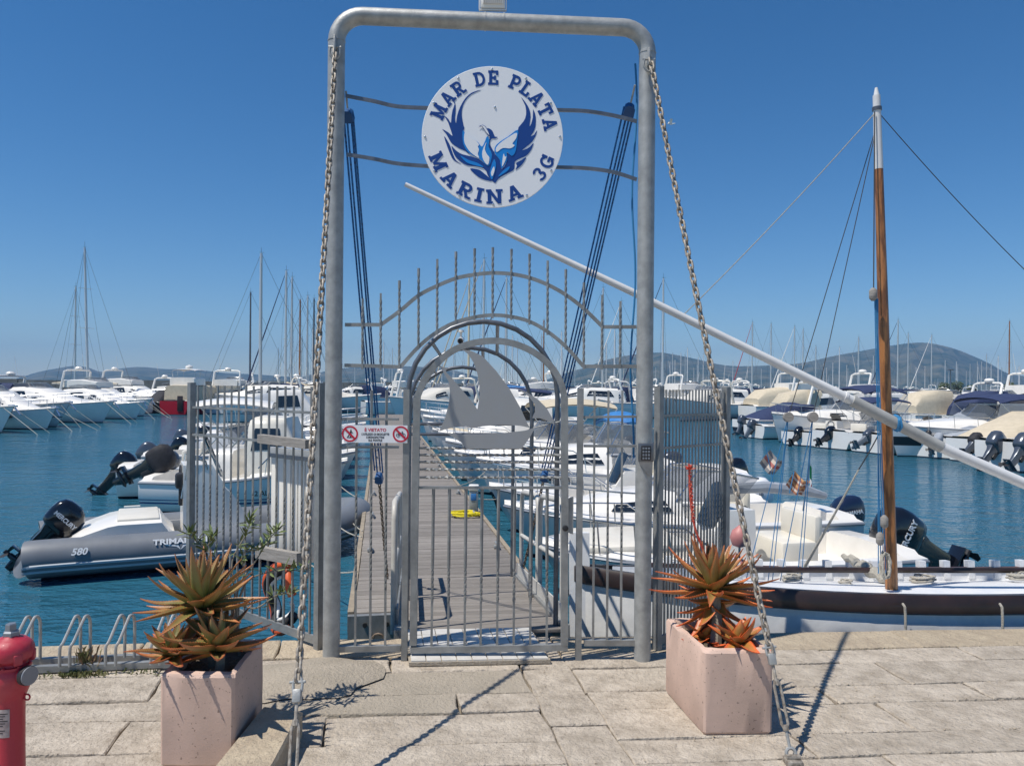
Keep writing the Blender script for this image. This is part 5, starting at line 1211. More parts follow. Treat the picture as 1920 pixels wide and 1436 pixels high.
for sd in (-1, 1): MB().tube([V((-LR * .03, sd * .3, 1.1)), V((-LR * .05, sd * .33, 1.45)), V((-LR * .1, sd * .33, 1.5)), V((-LR * .12, sd * .34, .95))], .016, 6).build('grab_rail', INOX, rb.o)
MB().box((-LR * .12, -.2, 1.18), (.16, .18, .22), b=.04).box((-LR * .12, -.2, .96), (.07, .07, .25), b=.02).build('engine_control', BLKP, rb.o)
rb.outboard(0, 46, .86, BLACK, BLACK, 'MERCURY', z=.5, dx=.22)
text('tube_lettering', '580', .115, PRINTW, rb.o, MX.Translation((-LR * .40, -.8 - RR * .93, zc + .095)) @ frame((0, 0, 0), (1, 0, 0), (0, .38, 1)), extrude=.004, shear=.25, bold=.003)
text('tube_lettering', 'TRIMARCHI', .10, PRINTW, rb.o, MX.Translation((-LR * .13, -.8 - RR * .86, zc + .135)) @ frame((0, 0, 0), (1, 0, 0), (0, .5, 1)), extrude=.004, sx=1.25, bold=.003)
g = MB(); M0 = MX.Translation((-LR * .13, -.8 - RR * .955, zc + .06)) @ frame((0, 0, 0), (1, 0, 0), (0, .3, 1))
for sd in (-1, 1): g.prism([(0, -.03), (sd * .05, .012), (sd * .16, .03), (sd * .2, .05), (sd * .1, .036), (sd * .03, .03)][::sd], 0, .003, M0)
g.build('tube_emblem', PRINTW, rb.o, None)
rb.o.location.z -= .07
# ---- white fishing boat behind it
st = wat(300, 950); bw = pp(9.2, -.45); bw.z = WZ; hd = head2(st, bw); Lm = (V((bw.x - st.x, bw.y - st.y, 0))).length; md = st.lerp(bw, .5)
mb = Boat('fishing_boat', 'white blue-striped motorboat with raised black outboard behind the left fence', md, hd, Lm, 2.2, .62, .95); mb.hull(H_BLUE).deck((.05, .55), .25)
mb.house([(Lm * .02, .75, .62, 1.75), (Lm * .05, .76, .66, 1.82), (Lm * .2, .74, .6, 1.8), (Lm * .27, .7, .52, 1.15), (Lm * .38, .45, .3, .95)], CREAM, 'wheelhouse', None, [(Lm * .04, Lm * .2, .45, .82)])
mb.house([(-Lm * .2, .5, .42, 1.15), (-Lm * .08, .5, .42, 1.15)], WHITE, 'engine_box'); mb.rail(.6, .45)
mb.outboard(-.12, 62, 1.0, BLACKC, BLACK, None, z=.75); mb.outboard(.45, 62, .7, GREYM, GREYN, 'YAMAHA', z=.72)
for sd in (-1, 1): MB().tube([V((-Lm * .5, sd * .5, .1)), V((-Lm * .62, sd * .55, .08))], .02, 5).build('swim_step', WHITE, mb.o)
for k, (sx_, sy_, ex, ey) in enumerate(((-Lm * .1, .8, -Lm * .32, .9), (-Lm * .1, -.8, -Lm * .32, -.9))): MB().tube([V((sx_, sy_, 1.5)), V((ex, ey, .65))], .016, 5).build('canopy_strut', INOX, mb.o)
mb.fender(.3, -1); mb.lettering('2 AL 3341', Lm * .16, .42, .13, SIGNK)

def small(name, label, loc, head, L, B, fb, hm, style, cowl=None, group=None, word=None, tilt=0, cov=None, screen=True, cat='boat', rail=True, k=1.0, leg=None, wm=None, full=3.2, ez=None, dx=0.0):
    b = Boat(name, label, loc, head, L, B, fb, fb * 1.4, group=group, cat=cat, full=full); b.hull(hm)
    if style == 'open': b.deck((.06, .74), fb * .4); b.console(-.02 * L, .8, .3, WHITE, fb * .4); b.seat(-L * .2, z=fb * .4)
    elif style == 'cuddy':
        b.deck((.06, .52), fb * .4); b.house([(L * .02, B * .34, B * .26, fb * 1.75), (L * .14, B * .34, B * .24, fb * 1.7), (L * .3, B * .2, B * .12, fb * 1.45), (L * .37, B * .08, .04, fb * 1.35)], WHITE, 'cuddy', None, [(L * .05, L * .22, .35, .75)])
        b.screen(L * .06, B * .36, fb * .75, z=fb * 1.55)
        b.seat(-L * .15, z=fb * .4)
    elif style == 'covered':
        b.deck((.06, .52), fb * .4); b.house([(-L * .46, B * .42, B * .3, fb * 1.1), (-L * .3, B * .44, B * .3, fb * 1.55), (-L * .05, B * .44, B * .25, fb * 2.15), (L * .1, B * .42, B * .22, fb * 1.9), (L * .3, B * .26, B * .1, fb * 1.45), (L * .42, B * .1, .03, fb * 1.4)], cov or GREYC, 'boat_cover')
    elif style == 'cabin':
        b.deck((.06, .45), fb * .4); b.house([(-L * .08, B * .36, B * .31, fb * 2.6), (L * .1, B * .36, B * .3, fb * 2.65), (L * .17, B * .35, B * .26, fb * 1.75), (L * .34, B * .16, B * .08, fb * 1.5)], WHITE, 'cabin', None, [(-L * .05, L * .1, .5, .84)])
    elif style == 'bimini':
        b.deck((.06, .6), fb * .4); b.house([(L * .08, B * .32, B * .24, fb * 1.55), (L * .22, B * .28, B * .18, fb * 1.5), (L * .37, B * .08, .04, fb * 1.38)], WHITE, 'cuddy'); b.screen(L * .1, B * .34, fb * .6, z=fb * 1.45); b.canopy(-L * .3, L * .08, B * .4, fb + 1.15, cov or NAVYC, .16)
        b.seat(-L * .2, z=fb * .4)
    if rail: b.rail(.6, .38)
    if cowl: b.outboard(0, tilt, k, cowl, leg, word, wm=wm, z=ez, dx=dx)
    return b
# ---- boats along the right side of the pontoon: bow to the pontoon
def pr(s_, L, gap=.2, skew=0.0):
    a = pp(s_, PW + gap, WZ); ang = pang + R(skew); c = a + V((math.cos(ang), math.sin(ang), 0)) * L / 2; return c, ang + math.pi
def pl_(s_, L, gap=.35, skew=0.0):
    a = pp(s_, -gap, WZ); ang = pang + math.pi + R(skew); c = a + V((math.cos(ang), math.sin(ang), 0)) * L / 2; return c, ang + math.pi
c, h = pr(2.35, 4.6, .35, 2); b = small('motorboat', 'low white open boat with large black tilted outboard beside the wooden boat', c, h, 4.6, 2.0, .45, H_PLAIN, 'open', BLACK, word='MERCURY', tilt=62, k=1.25, full=5, ez=.30, dx=-.36)
MB().box((1.2, 0, .62), (1.3, 1.2, .1), b=.04).build('bow_cushion', CREAM, b.o)
c, h = pr(4.35, 5.1, .3, 1); b = small('motorboat', 'white motorboat with navy outboard, rolled grey awning and small tricolour flag', c, h, 5.1, 2.1, .55, H_PLAIN, 'cuddy', NAVYG, word='YAMAHA', k=.95, tilt=8, full=4.5, ez=.30, dx=-.18)
MB().tube([V((-.6, .55, 1.0)), V((-1.2, .5, 1.02)), V((-1.9, .45, .95)), V((-2.25, .42, .86))], [.07, .085, .085, .05], 8).build('rolled_awning', GREYC, b.o)
MB().tube([V((-1.9, .4, .64)), V((-2.0, .4, 1.35))], .012, 5).build('flag_staff', DSTEEL, b.o)
def flag(parent, o, w, h_, cols, along=(-1, 0, 0), horiz=False):
    al_ = V(along).normalized(); n_ = 12
    for i, m_ in enumerate(cols):
        g = MB(); rings = []
        for k in range(5):
            if horiz: u0, u1 = k / 4, k / 4; v0, v1 = i / len(cols), (i + 1) / len(cols)
            else: u0 = (i + k / 4) / len(cols); v0, v1 = 0, 1
            sw = V((0, .10 * w * math.sin(u0 * 6), -.45 * w * u0 * u0)); p = V(o) + al_ * w * u0 * .9 + sw; rings.append([p - UP * h_ * v0, p - UP * h_ * v1])
        rb_ = [[q + V((0, .003, 0)) for q in r_] for r_ in rings]; g.loft(rings, False); g.loft(rb_, False); g.build('flag_stripe', m_, parent, 60)
FG, FW, FR_ = mat('flag green', (.02, .28, .09), .8), mat('flag white', (.75, .75, .73), .8), mat('flag red', (.6, .05, .06), .8)
flag(b.o, (-2.0, .4, 1.33), .34, .2, (FG, FW, FR_), (-.5, -.6, -.5))
c, h = pr(6.3, 4.6, .35, 1); b = small('motorboat', 'white open boat with two white outboards seen right of the fence', c, h, 4.6, 2.1, .56, H_PLAIN, 'open', None, full=4)
b.outboard(-.30, 20, 1.0, WHCOWL, WHCOWL, 'EVINRUDE', wm=GREYN); b.outboard(.30, 20, 1.0, WHCOWL, WHCOWL, '60', wm=GREYN)
b.house([(-1.9, .5, .4, .95), (-1.3, .52, .4, 1.0), (-.9, .5, .4, .85)], PRINTW, 'loose_cover', .5)
c, h = pr(8.5, 5.3, .4, 0); b = small('motorboat', 'white motorboat with dark navy bottom and black registration letters near pontoon', c, h, 5.3, 2.4, .75, H_NAVYLOW, 'cuddy', BLACK, tilt=20); b.lettering('2467-A', 1.25, .72, .17, SIGNK, 1)
b.fender(.5, 1)
c, h = pr(11.0, 5.0); b = small('motorboat', 'white motorboat with a small blue awning beside the pontoon', c, h, 5.0, 2.3, .7, H_PLAIN, 'cuddy', GREYM); b.canopy(-1.9, -1.0, .8, 1.5, BLUEC, .25)
c, h = pr(13.4, 5.4); small('motorboat', 'white boat with beige bimini on the right side of pontoon', c, h, 5.4, 2.4, .75, H_PLAIN, 'bimini', BLACK, cov=BEIGEC)
c, h = pr(16, 5.6); small('motorboat', 'white cabin boat on right of pontoon behind the beige bimini', c, h, 5.6, 2.2, .8, H_PLAIN, 'cabin', GREYM)
c, h = pr(18.6, 5.4); small('motorboat', 'boat under a cream canvas cover on right of pontoon', c, h, 5.4, 2.1, .75, H_PLAIN, 'covered', BLACK, cov=BEIGEC)
c, h = pr(21.2, 5.8); small('motorboat', 'white cuddy boat on right of pontoon beyond the cream cover', c, h, 5.8, 2.2, .8, H_BLUE, 'cuddy', WHCOWL)
c, h = pr(24.2, 6.4); small('motorboat', 'white cabin cruiser on right of pontoon, halfway out', c, h, 6.4, 2.4, .9, H_PLAIN, 'cabin', None)
c, h = pr(27.5, 7.2); small('motorboat', 'white cruiser with navy awning on the right of pontoon', c, h, 7.2, 2.6, 1.0, H_PLAIN, 'bimini', None)
c, h = pl_(12.0, 5.0, skew=4); small('motorboat', 'white open boat with red seats, left of pontoon behind fishing boat', c, h, 5.0, 2.0, .65, H_PLAIN, 'open', BLACK, tilt=40)
c, h = pl_(14.4, 5.2, skew=3); small('motorboat', 'white bimini boat moored on left of pontoon', c, h, 5.2, 2.0, .7, H_BLUE, 'bimini', GREYM, cov=WHITE, tilt=40)
c, h = pl_(17.0, 5.0, skew=5); small('motorboat', 'grey covered boat moored on left of pontoon', c, h, 5.0, 2.0, .65, H_PLAIN, 'covered', BLACK, cov=GREYC, tilt=35)
c, h = pl_(19.6, 5.6, skew=2); small('motorboat', 'white cuddy boat on left of pontoon beyond grey cover', c, h, 5.6, 2.1, .75, H_PLAIN, 'cuddy', GREYM, tilt=30)
c, h = pl_(22.4, 5.4, skew=2); small('motorboat', 'open white boat with orange tender fender on left of pontoon', c, h, 5.4, 2.1, .75, H_TEAL, 'open', BLACK).fender(.4, -1, ORANGE, .16, .5)
c, h = pl_(25.5, 6.5, skew=2); small('motorboat', 'white cabin boat far out on left of pontoon', c, h, 6.5, 2.3, .85, H_PLAIN, 'cabin', None)
# mooring lines in view beside the pontoon
for i, (a, b_) in enumerate(((pp(1.4, -.02, PD + .02), wat(560, 1090) + UP * .3), (pp(3.2, -.02, PD + .02), wat(610, 1020) + UP * .5), (pp(3.6, -.02, PD + .02), wat(640, 985) + UP * .4), (pp(6.2, -.02, PD + .02), wat(620, 935) + UP * .5), (pp(6.6, PW, PD + .02), pr(6.3, 4.6)[0] + V((-1.6, 0, .6))), (pp(8.0, PW, PD + .02), pr(8.5, 5.3)[0] + V((-2.1, -.3, .9))))):
    line(a, b_, label=['pale mooring line nearest the quay on the left of the pontoon', 'second pale mooring line from quay on left of the pontoon', 'third pale mooring line from quay on left of the pontoon', 'furthest pale mooring line on left of the pontoon', 'nearer mooring line on the right edge of the pontoon', 'further mooring line on right edge of pontoon by the pedestal'][i], group='mooring lines at the pontoon')

# ---- wooden lateen boat along the quay
gz0, gz1 = V((.50, 5.95, 0)), V((5.9, 6.1, 0)); Lg = (gz1 - gz0).length; gang_ = math.atan2(gz0.y - gz1.y, gz0.x - gz1.x)
gc_ = gz0.lerp(gz1, .5); gz = root('wooden_sailing_boat', 'white wooden lateen boat with dark brown rubbing strake moored along quay', 'sailing boat', V((gc_.x, gc_.y, WZ)), rz=gang_, local=True); gz.rotation_euler.x = R(6)
BG = 1.32
def gh(t): return BG / 2 * max(.015, (1 - abs(2 * t - 1) ** 2.5))
def gsz(t): return .92 + .13 * max(0, (t - .5) * 2) ** 2.0 + .10 * max(0, (.5 - t) * 2) ** 2
rings = []; NG = 24
for i in range(NG + 1):
    t = i / NG; b = gh(t); z = gsz(t); x = -Lg / 2 + Lg * t
    ring = [V((x, b, z)), V((x, b * 1.02, z * .8)), V((x, b * 1.0, z * .5)), V((x, b * .75, .12)), V((x, b * .3, -.2)), V((x, 0, -.35))]; rings.append(ring + [V((q.x, -q.y, q.z)) for q in ring[-2::-1]])
MB().loft(rings, False).build('hull', mat('hull wood paint', (.80, .79, .76), .45, 0, (.66, .66, .64), 6, bump=.1, bscale=14), gz, 50)
for sd in (-1, 1):
    rg_ = []
    for i in range(NG + 1):
        t = i / NG; b = gh(t); z = gsz(t); x = -Lg / 2 + Lg * t; y = sd * (b + .012)
        rg_.append([V((x, y, z - .125)), V((x, y + sd * .03, z - .11)), V((x, y + sd * .04, z - .02)), V((x, y + sd * .02, z + .015)), V((x, y - sd * .05, z + .015)), V((x, y - sd * .05, z - .01))])
    MB().loft(rg_, True, True, True).build('rubbing_strake', BROWN, gz, 40)
rg_ = []
for i in range(NG + 1):
    t = i / NG; b = max(.01, gh(t) - .05); z = gsz(t) - .07; x = -Lg / 2 + Lg * t; rg_.append([V((x, b, z)), V((x, b * .5, z + .03)), V((x, 0, z + .04)), V((x, -b * .5, z + .03)), V((x, -b, z))])
MB().loft(rg_, False).build('deck', PAINTW, gz)
# far bulwark with stanchions and brown rail
for i in range(4, 23):
    t = i / 26; x = -Lg / 2 + Lg * t; b = gh(t); z = gsz(t)
    for sd in (-1,): MB().box((x, sd * (b - .05), z + .03), (.055, .07, .15)).build('stanchion', PAINTW, gz, None)
rg_ = [[V((-Lg / 2 + Lg * t, -(gh(t) - .06) + a, gsz(t) + .016 + c_)) for a, c_ in ((-.03, 0), (.03, 0), (.03, .032), (-.03, .032))] for t in [.1 + .8 * i / 20 for i in range(21)]]
MB().loft(rg_, True, True, True).build('bulwark_rail', mat('rail brown', (.09, .035, .025), .5), gz, 40)
rg_ = [[V((-Lg / 2 + Lg * t, -(gh(t) - .075), gsz(t) + c_)) for c_ in (-.09, .014)] for t in [.06 + .88 * i / 24 for i in range(25)]]
MB().loft(rg_, False).build('bulwark_panel', PAINTW, gz, 40)
MB().tube([V((-1.2, -.34, .98)), V((1.6, -.32, .98))], .025, 6).build('oar', BROWN, gz)
MB().loft([[V((Lg / 2 - .02 + dx, sd_, z)) for dx, sd_ in ((-.1, -.06), (.05, -.045), (.05, .045), (-.1, .06))] for z, dx in ((-.1, 0), (.7, 0), (1.1, 0), (1.28, 0), (1.31, 0))], True, True, True).build('stem_post', PAINTW, gz)
mast_b = at(1672, 1113, 6.02); mast_t = at(1643, 165, 5.98)
I = gz.matrix_world.inverted() if False else (MX.Translation(V((gc_.x, gc_.y, WZ))) @ MX.Rotation(gang_, 4, 'Z') @ MX.Rotation(R(6), 4, 'X')).inverted()
def gl(p): return I @ V(p)
mp = lambda t: gl(mast_b.lerp(mast_t, t))
mo = MB().tube([mp(-.04), mp(.3), mp(.6), mp(.84)], [.047, .044, .039, .032], 14).build('mast', WOODM, gz, 60)
MB().tube([mp(.84), mp(.985), mp(.985), mp(1.0)], [.033, .028, .022, .01], 14).build('mast_head', SPARW, mo)
MB().tube([mp(.955), mp(.962)], .036, 14).build('mast_band', DSTEEL, mo)
ya = [at(760, 346, 5.7), at(1190, 550, 5.75), at(1600, 752, 5.82), at(1660, 782, 5.84), at(1764, 838, 5.85), at(1940, 915, 5.87)]
yo = MB().tube([gl(p) for p in (ya[0], ya[0].lerp(ya[1], .5), ya[1], ya[2])], [.017, .022, .028, .037], 12).build('yard', SPARW, gz, 60)
MB().tube([gl(ya[2].lerp(ya[4], -.02)), gl(ya[4])], .045, 12).build('yard_sleeve', SPARG, yo)
yend = ya[5] + (ya[5] - ya[4]) * 1.2
MB().tube([gl(ya[4].lerp(ya[5], -.01)), gl(yend)], [.041, .044], 12).build('yard_butt', SPARW, yo)
for q, r_ in ((ya[2].lerp(ya[3], -.3), .041),): MB().tube([gl(q), gl(q + (ya[3] - ya[2]).normalized() * .02)], r_, 12).build('yard_band', SPARW, yo)
MB().tube([gl(ya[3] + (ya[4] - ya[3]).normalized() * (.10 + .012 * math.sin(i)) + V((0, .055 * math.cos(i * .7), .055 * math.sin(i * .7)))) for i in range(30)], .011, 6).build('yard_lashing', ROPEL, yo)
def rope(a, b_, m, r=.007, s_=.02, nm='stay'): MB().tube([gl(q) for q in sag(a, b_, s_, 10)], r, 6).build(nm, m, gz)
mt = mast_t.lerp(mast_b, .045)
rope(mt, at(1280, 592, 5.9), ROPEW, .004, .03); rope(mt, at(2010, 590, 6.6), ROPED, .0035, .05)
DA, DB = at(1478, 782, 6.3), at(1524, 782, 6.2)
for q in (DA, DB): rope(mast_t.lerp(mast_b, .07), q, ROPED, .0035, 0)
for q, x, y in ((DA, 1398, 1090), (DA, 1440, 1090), (DA, 1448, 1092), (DB, 1462, 1094), (DB, 1494, 1094), (DB, 1502, 1096)): rope(q, at(x, y, 6.45), ROPEL, .0038, .0)
for k_, (x, dx) in enumerate(((1652, -2), (1657, 0), (1661, 2), (1647, -5))): rope(at(1640 + k_ * 2, 560, 5.9), at(x, 1075, 5.95), ROPEL, .0042, .0, 'halyard')
rope(at(1640, 210, 5.95), at(1638, 545, 5.93), ROPED, .005, 0, 'halyard')
for p in (at(1637, 552, 5.9), at(1658, 978, 5.9), at(1650, 1010, 5.9)): MB().tube([gl(p + UP * .05), gl(p + UP * .03), gl(p - UP * .03), gl(p - UP * .05)], [.012, .03, .03, .012], 8).build('pulley_block', BEAM, gz)
for p in (DA, DB): MB().lathe([(.005, -.02), (.04, -.02), (.04, .02), (.005, .02)], 14, MX.Translation(gl(p)) @ MX.Rotation(R(90), 4, 'X')).build('deadeye', BEAM, gz)
for x in (1497, 1495, 1500): rope(at(1610, 880, 6.4), at(x + 4, 1075, 6.6), ROPEW, .006, .01, 'sheet')
rope(at(1655, 800, 6.2), at(1610, 880, 6.4), ROPED, .005, .01, 'sheet')
def coil(c, r_, n, m, nm='rope_coil', ax='Z'):
    pts = []
    for i in range(n * 9):
        a = i * .7; q = r_ * (1 + .18 * math.sin(i * 1.3)); pts.append(gl(c) + (V((q * math.cos(a), q * .7 * math.sin(a), .003 * i % .05)) if ax == 'Z' else V((q * .55 * math.cos(a), .02 * math.sin(i), q * 1.5 * math.sin(a)))))
    MB().tube(pts, .0085, 5).build(nm, m, gz)
coil(at(1660, 1060, 5.88), .06, 5, ROPEW, ax='X'); coil(at(1485, 1088, 6.3), .07, 5, ROPEW); coil(at(1585, 1098, 6.3), .05, 4, ROPEW); coil(at(1730, 1090, 6.4), .09, 5, ROPEW); coil(at(1915, 1085, 6.4), .1, 5, ROPEW)
gp_ = []; rq = random.Random(3)
MB().tube([gl(at(1580 + i * 7.5, 1040 + 4.2 * i + 4 * math.sin(i * 2), 6.75 - .04 * i)) for i in range(14)], [.02 + .03 * math.sin(math.pi * i / 13) for i in range(14)], 8).build('furled_rope_bundle', ROPEW, gz)
for x in (1697, 1879): MB().tube([gl(at(x - 4, 1132, 5.38)), gl(at(x, 1138, 5.26)), gl(at(x + 1, 1160, 5.26)), gl(at(x + 1, 1180, 5.26))], .009, 6).build('fender_line', ROPEW, gz)
FL1 = root('pennant_flag', 'faded black, white and red flag fluttering on the boat rigging', 'flag', at(1452, 872, 6.7))
def wflag(rt, px, py, Y, w, h_, cols, tilt):
    o = at(px, py, Y); al_ = V((math.cos(R(tilt)), .25, math.sin(R(tilt)))).normalized(); dn = V((-math.sin(R(tilt)) * -1, 0, -math.cos(R(tilt)))); dn = V((math.sin(R(tilt)), 0, -math.cos(R(tilt))))
    for i, m_ in enumerate(cols):
        rings = []
        for k in range(9):
            u = k / 8; p = o + al_ * w * u + V((0, .03 * math.sin(u * 9), .018 * math.sin(u * 7 + 1))); rings.append([p + dn * h_ * i / len(cols), p + dn * h_ * (i + 1) / len(cols)])
        g = MB(); g.loft(rings, False); g.loft([[q + V((0, .003, 0)) for q in r_] for r_ in rings], False); g.build('stripe', m_, rt, 60)
FGR = mat('flag grey', (.22, .22, .23), .85); FDR = mat('flag dull red', (.45, .16, .14), .85); FOR = mat('flag ochre', (.55, .30, .13), .85); FDB = mat('flag brown red', (.34, .14, .08), .85); FPA = mat('flag pale', (.60, .52, .44), .85)
wflag(FL1, 1444, 846, 6.7, .19, .15, (FGR, FPA, FDR, FPA, FGR), -38)
FL2 = root('striped_flag', 'faded ochre and brown striped flag fluttering below the pennant', 'flag', at(1505, 912, 6.55)); wflag(FL2, 1490, 886, 6.55, .19, .14, (FOR, FDB, FPA, FDB, FOR, FDB, FPA, FDB), -32)
MB().tube([at(1436, 838, 6.7), at(1450, 905, 6.7)], .004, 4).build('hoist_line', ROPEL, FL1); MB().tube([at(1489, 884, 6.55), at(1480, 925, 6.55)], .004, 4).build('hoist_line', ROPEL, FL2)
# pink mooring buoys on staffs at the gunwale of the low white boat
for i, (x, y, r_) in enumerate(((1387, 1008, .10), (1381, 1068, .12))):
    p = at(x, y, 7.85 + .05 * i); by = root('mooring_buoy', ['upper faded pink buoy on a staff above white boat behind right fence', 'lower faded pink buoy on white boat behind the right fence'][i], 'buoy', p)
    MB().lathe([(.01, r_ * 1.3), (r_ * .25, r_ * 1.15), (r_ * .75, r_ * .75), (r_, 0), (r_ * .75, -r_ * .75), (.01, -r_)], 18, MX.Translation(p)).build('ball', mat('faded pink', (.55, .22, .2), .5, 0, (.45, .18, .17), 8), by)
    MB().tube([p + UP * r_ * 1.35, V((p.x + .03, p.y + .12, WZ + .40))], .012, 6).build('staff', GALV, by)
# ================================================================ THE OTHER PONTOONS: CRUISERS, YACHTS, MASTS
def cruiser(name, label, loc, head, L, hm=None, cov=None, fly=False, arch=True, win=True, covm=NAVYC, rail=True, group=None, cm=None, cat='motor yacht', low=1.0):
    B = L * .30; fb = (.55 + L * .055) * low; b = Boat(name, label, loc, head, L, B, fb, fb * 1.45, rake=L * .09, group=group, cat=cat); b.hull(hm or H_PLAIN, 14); b.deck((.03, .34), fb * .55, .3); m = cm or WHITE; z = fb
    b.house([(-L * .20, B * .38, B * .33, z + 1.15), (-L * .02, B * .38, B * .31, z + 1.25), (L * .08, B * .36, B * .27, z + 1.12), (L * .20, B * .31, B * .22, z + .62), (L * .36, B * .17, B * .09, z * 1.18 + .15), (L * .42, B * .08, .03, z * 1.3)], m, 'cabin', None, [(-L * .17, L * .02, .42, .78), (L * .05, L * .16, .42, .74)] if win else ())
    if fly:
        b.house([(-L * .24, B * .33, B * .34, z + 1.75), (-L * .05, B * .33, B * .34, z + 1.8), (L * .06, B * .26, B * .24, z + 1.62)], m, 'flybridge', z + 1.2); b.screen(L * .05, B * .26, .35, z=z + 1.62, back=.8)
    else: b.screen(L * .07, B * .28, .42, z=z + 1.08, back=1.4, lean=.6)
    if arch:
        zt = z + (2.5 if fly else 1.9); xa = -L * .2
        for sd in (-1, 1): MB().tube([V((xa - .5, sd * B * .40, z + .1)), V((xa, sd * B * .37, zt - .1)), V((xa + .1, sd * B * .30, zt)), V((xa + .1, 0, zt + .03))], [.11, .08, .07, .07], 7).build('radar_arch', m, b.o)
        MB().lathe([(.05, 0), (.26, .02), (.28, .12), (.2, .22), (.02, .25)], 12, MX.Translation((xa + .1, 0, zt + .05))).build('radar_dome', WHITE, b.o)
        MB().tube([V((xa, B * .2, zt)), V((xa - .3, B * .2, zt + 1.3))], .012, 4).build('aerial', WHITE, b.o)
    if cov: b.house([(-L * .47, B * .40, B * .34, z + .55), (-L * .40, B * .41, B * .33, z + 1.2), (-L * .22, B * .40, B * .33, z + 1.45), (-L * .1, B * .38, B * .3, z + 1.42)], covm, 'cockpit_cover')
    if rail:
        b.rail(.5, .5); t_ = .86
        for sd in (-1, 1):
            for xx in (-.02, .1, .22):
                t_ = b.t(L * xx); y_ = sd * (b.half(t_) + .015); z_ = b.sheer(t_) * .68; g = MB(); g.prism([(.34 * math.cos(k * .5236), .085 * math.sin(k * .5236)) for k in range(12)], -.01, .01, MX.Translation((L * xx, y_ - sd * .01, z_)) @ frame((0, 0, 0), (1, -sd * (b.half(t_) - b.half(t_ + .05)) / (.05 * L) * 1.0, 0), (0, 0, 1))); g.build('hull_window', GLASS, b.o)
        MB().box((L * .49, 0, b.bow - .02), (.5, .12, .1), b=.03).tube([V((L * .5, 0, b.bow - .1)), V((L * .53, 0, b.bow - .45))], .04, 5).build('bow_anchor', INOX, b.o)
    return b
def by_bow(px, py, ang, L): p = wat(px, py); a = R(ang); return V((p.x - math.cos(a) * L * .46, p.y - math.sin(a) * L * .46, 0)), a
def by_stern(px, py, ang, L): p = wat(px, py); a = R(ang); return V((p.x + math.cos(a) * L * .5, p.y + math.sin(a) * L * .5, 0)), a
# left row, bows towards the fairway
for i, (px, py, L, kw, lab, an) in enumerate(((276, 781, 10.5, dict(fly=True), 'white flybridge yacht with bow furthest right in the left row', -20), (262, 786, 8.5, dict(arch=False), 'small white cruiser second from the far end of the left row', -14), (203, 793, 11, dict(cov=True), 'white cruiser with navy cockpit cover in the left row', -12),
        (118, 801, 11.5, dict(cov=True, covm=BLACKC, hm=H_TEAL), 'white cruiser with black cockpit cover in the left row', -9), (96, 806, 8, dict(arch=False), 'low white cruiser without radar arch in the left row', -17), (14, 812, 10.5, dict(), 'nearest white cruiser at the left edge of the left row', -13))):
    loc, a = by_bow(px, py, an, L); b = cruiser('motor_yacht', lab, loc, a, L, low=.82, **kw)
    bwp = MX.Translation((loc.x, loc.y, WZ)) @ MX.Rotation(a, 4, 'Z')
    for k in (-1, 1): MB().tube([V((L * .46, k * .25, b.bow - .1)), V((L * .46 + 1.3 + .9 * ((i * 7 + k) % 5) / 4, k * (.5 + .1 * (i % 3)) + .3, -.05))], .015, 5).build('bow_line', ROPEW, b.o)
# far cross pontoon with the red boat, trawler, sloops
pa, pb = wat(270, 774), wat(640, 764); g = MB(); g.bar(pa + UP * .35, pb + UP * .35, 1.6, .25); tag(g.build('pontoon', DECK, None, None, loc=pa.lerp(pb, .5)), 'far cross pontoon running behind the left fairway', 'pontoon')
loc, a = by_stern(325, 778, 86, 9); b = Boat('motorboat', 'red hulled motorboat with cream canvas cabin, stern to the fairway', loc, a, 9, 2.6, 1.1, 1.6); b.hull(H_RED).deck((.03, .3), .5)
b.house([(-3.9, 1.1, 1.0, 2.3), (-2.0, 1.1, 1.0, 2.4), (1.0, 1.05, .9, 2.3), (2.2, .8, .5, 1.6)], BEIGEC, 'canvas_cabin'); b.house([(-3.2, 1.0, 1.0, 2.95), (-1.2, 1.0, .95, 2.95)], WHITE, 'flybridge', 2.35); b.canopy(-3.0, -1.0, .95, 3.5, WHITE, .12); MB().lathe([(.05, 0), (.3, .05), (.28, .2), (.02, .3)], 12, MX.Translation((-2, 0, 3.7))).build('radar_dome', WHITE, b.o)
MB().box((-4.53, -.55, .9), (.06, .45, 1.2), b=.02).build('passerelle', BROWN, b.o)
loc, a = by_stern(281, 775, 80, 4); tag(small('tender', 'dark grey tender hull on edge beside the red boat', loc, a, 4, 1.9, .9, H_BLK, 'covered', None, cov=BLACKC).o, None, 'tender')
loc, a = by_stern(398, 776, 88, 10); cruiser('motor_yacht', 'white trawler yacht with tall radar arch behind the left fence', loc, a, 10, fly=True, rail=False)
loc, a = by_stern(262, 772, 70, 9); cruiser('motor_yacht', 'navy hulled motor yacht beyond the red boat', loc, a, 9, H_NAVY, rail=False)
loc, a = by_bow(330, 772, -15, 10); cruiser('motor_yacht', 'white yacht with long bowsprit boom partly behind the red boat', loc, a, 10, H_PLAIN, fly=True)
loc, a = by_bow(420, 792, 205, 7.5); small('motorboat', 'light grey tender-like motorboat with orange fenders behind left fence', loc, a, 7.5, 2.6, 1.0, H_TEAL, 'covered', None, cov=GREYC).fender(.6, 1, ORANGE, .2, .6)

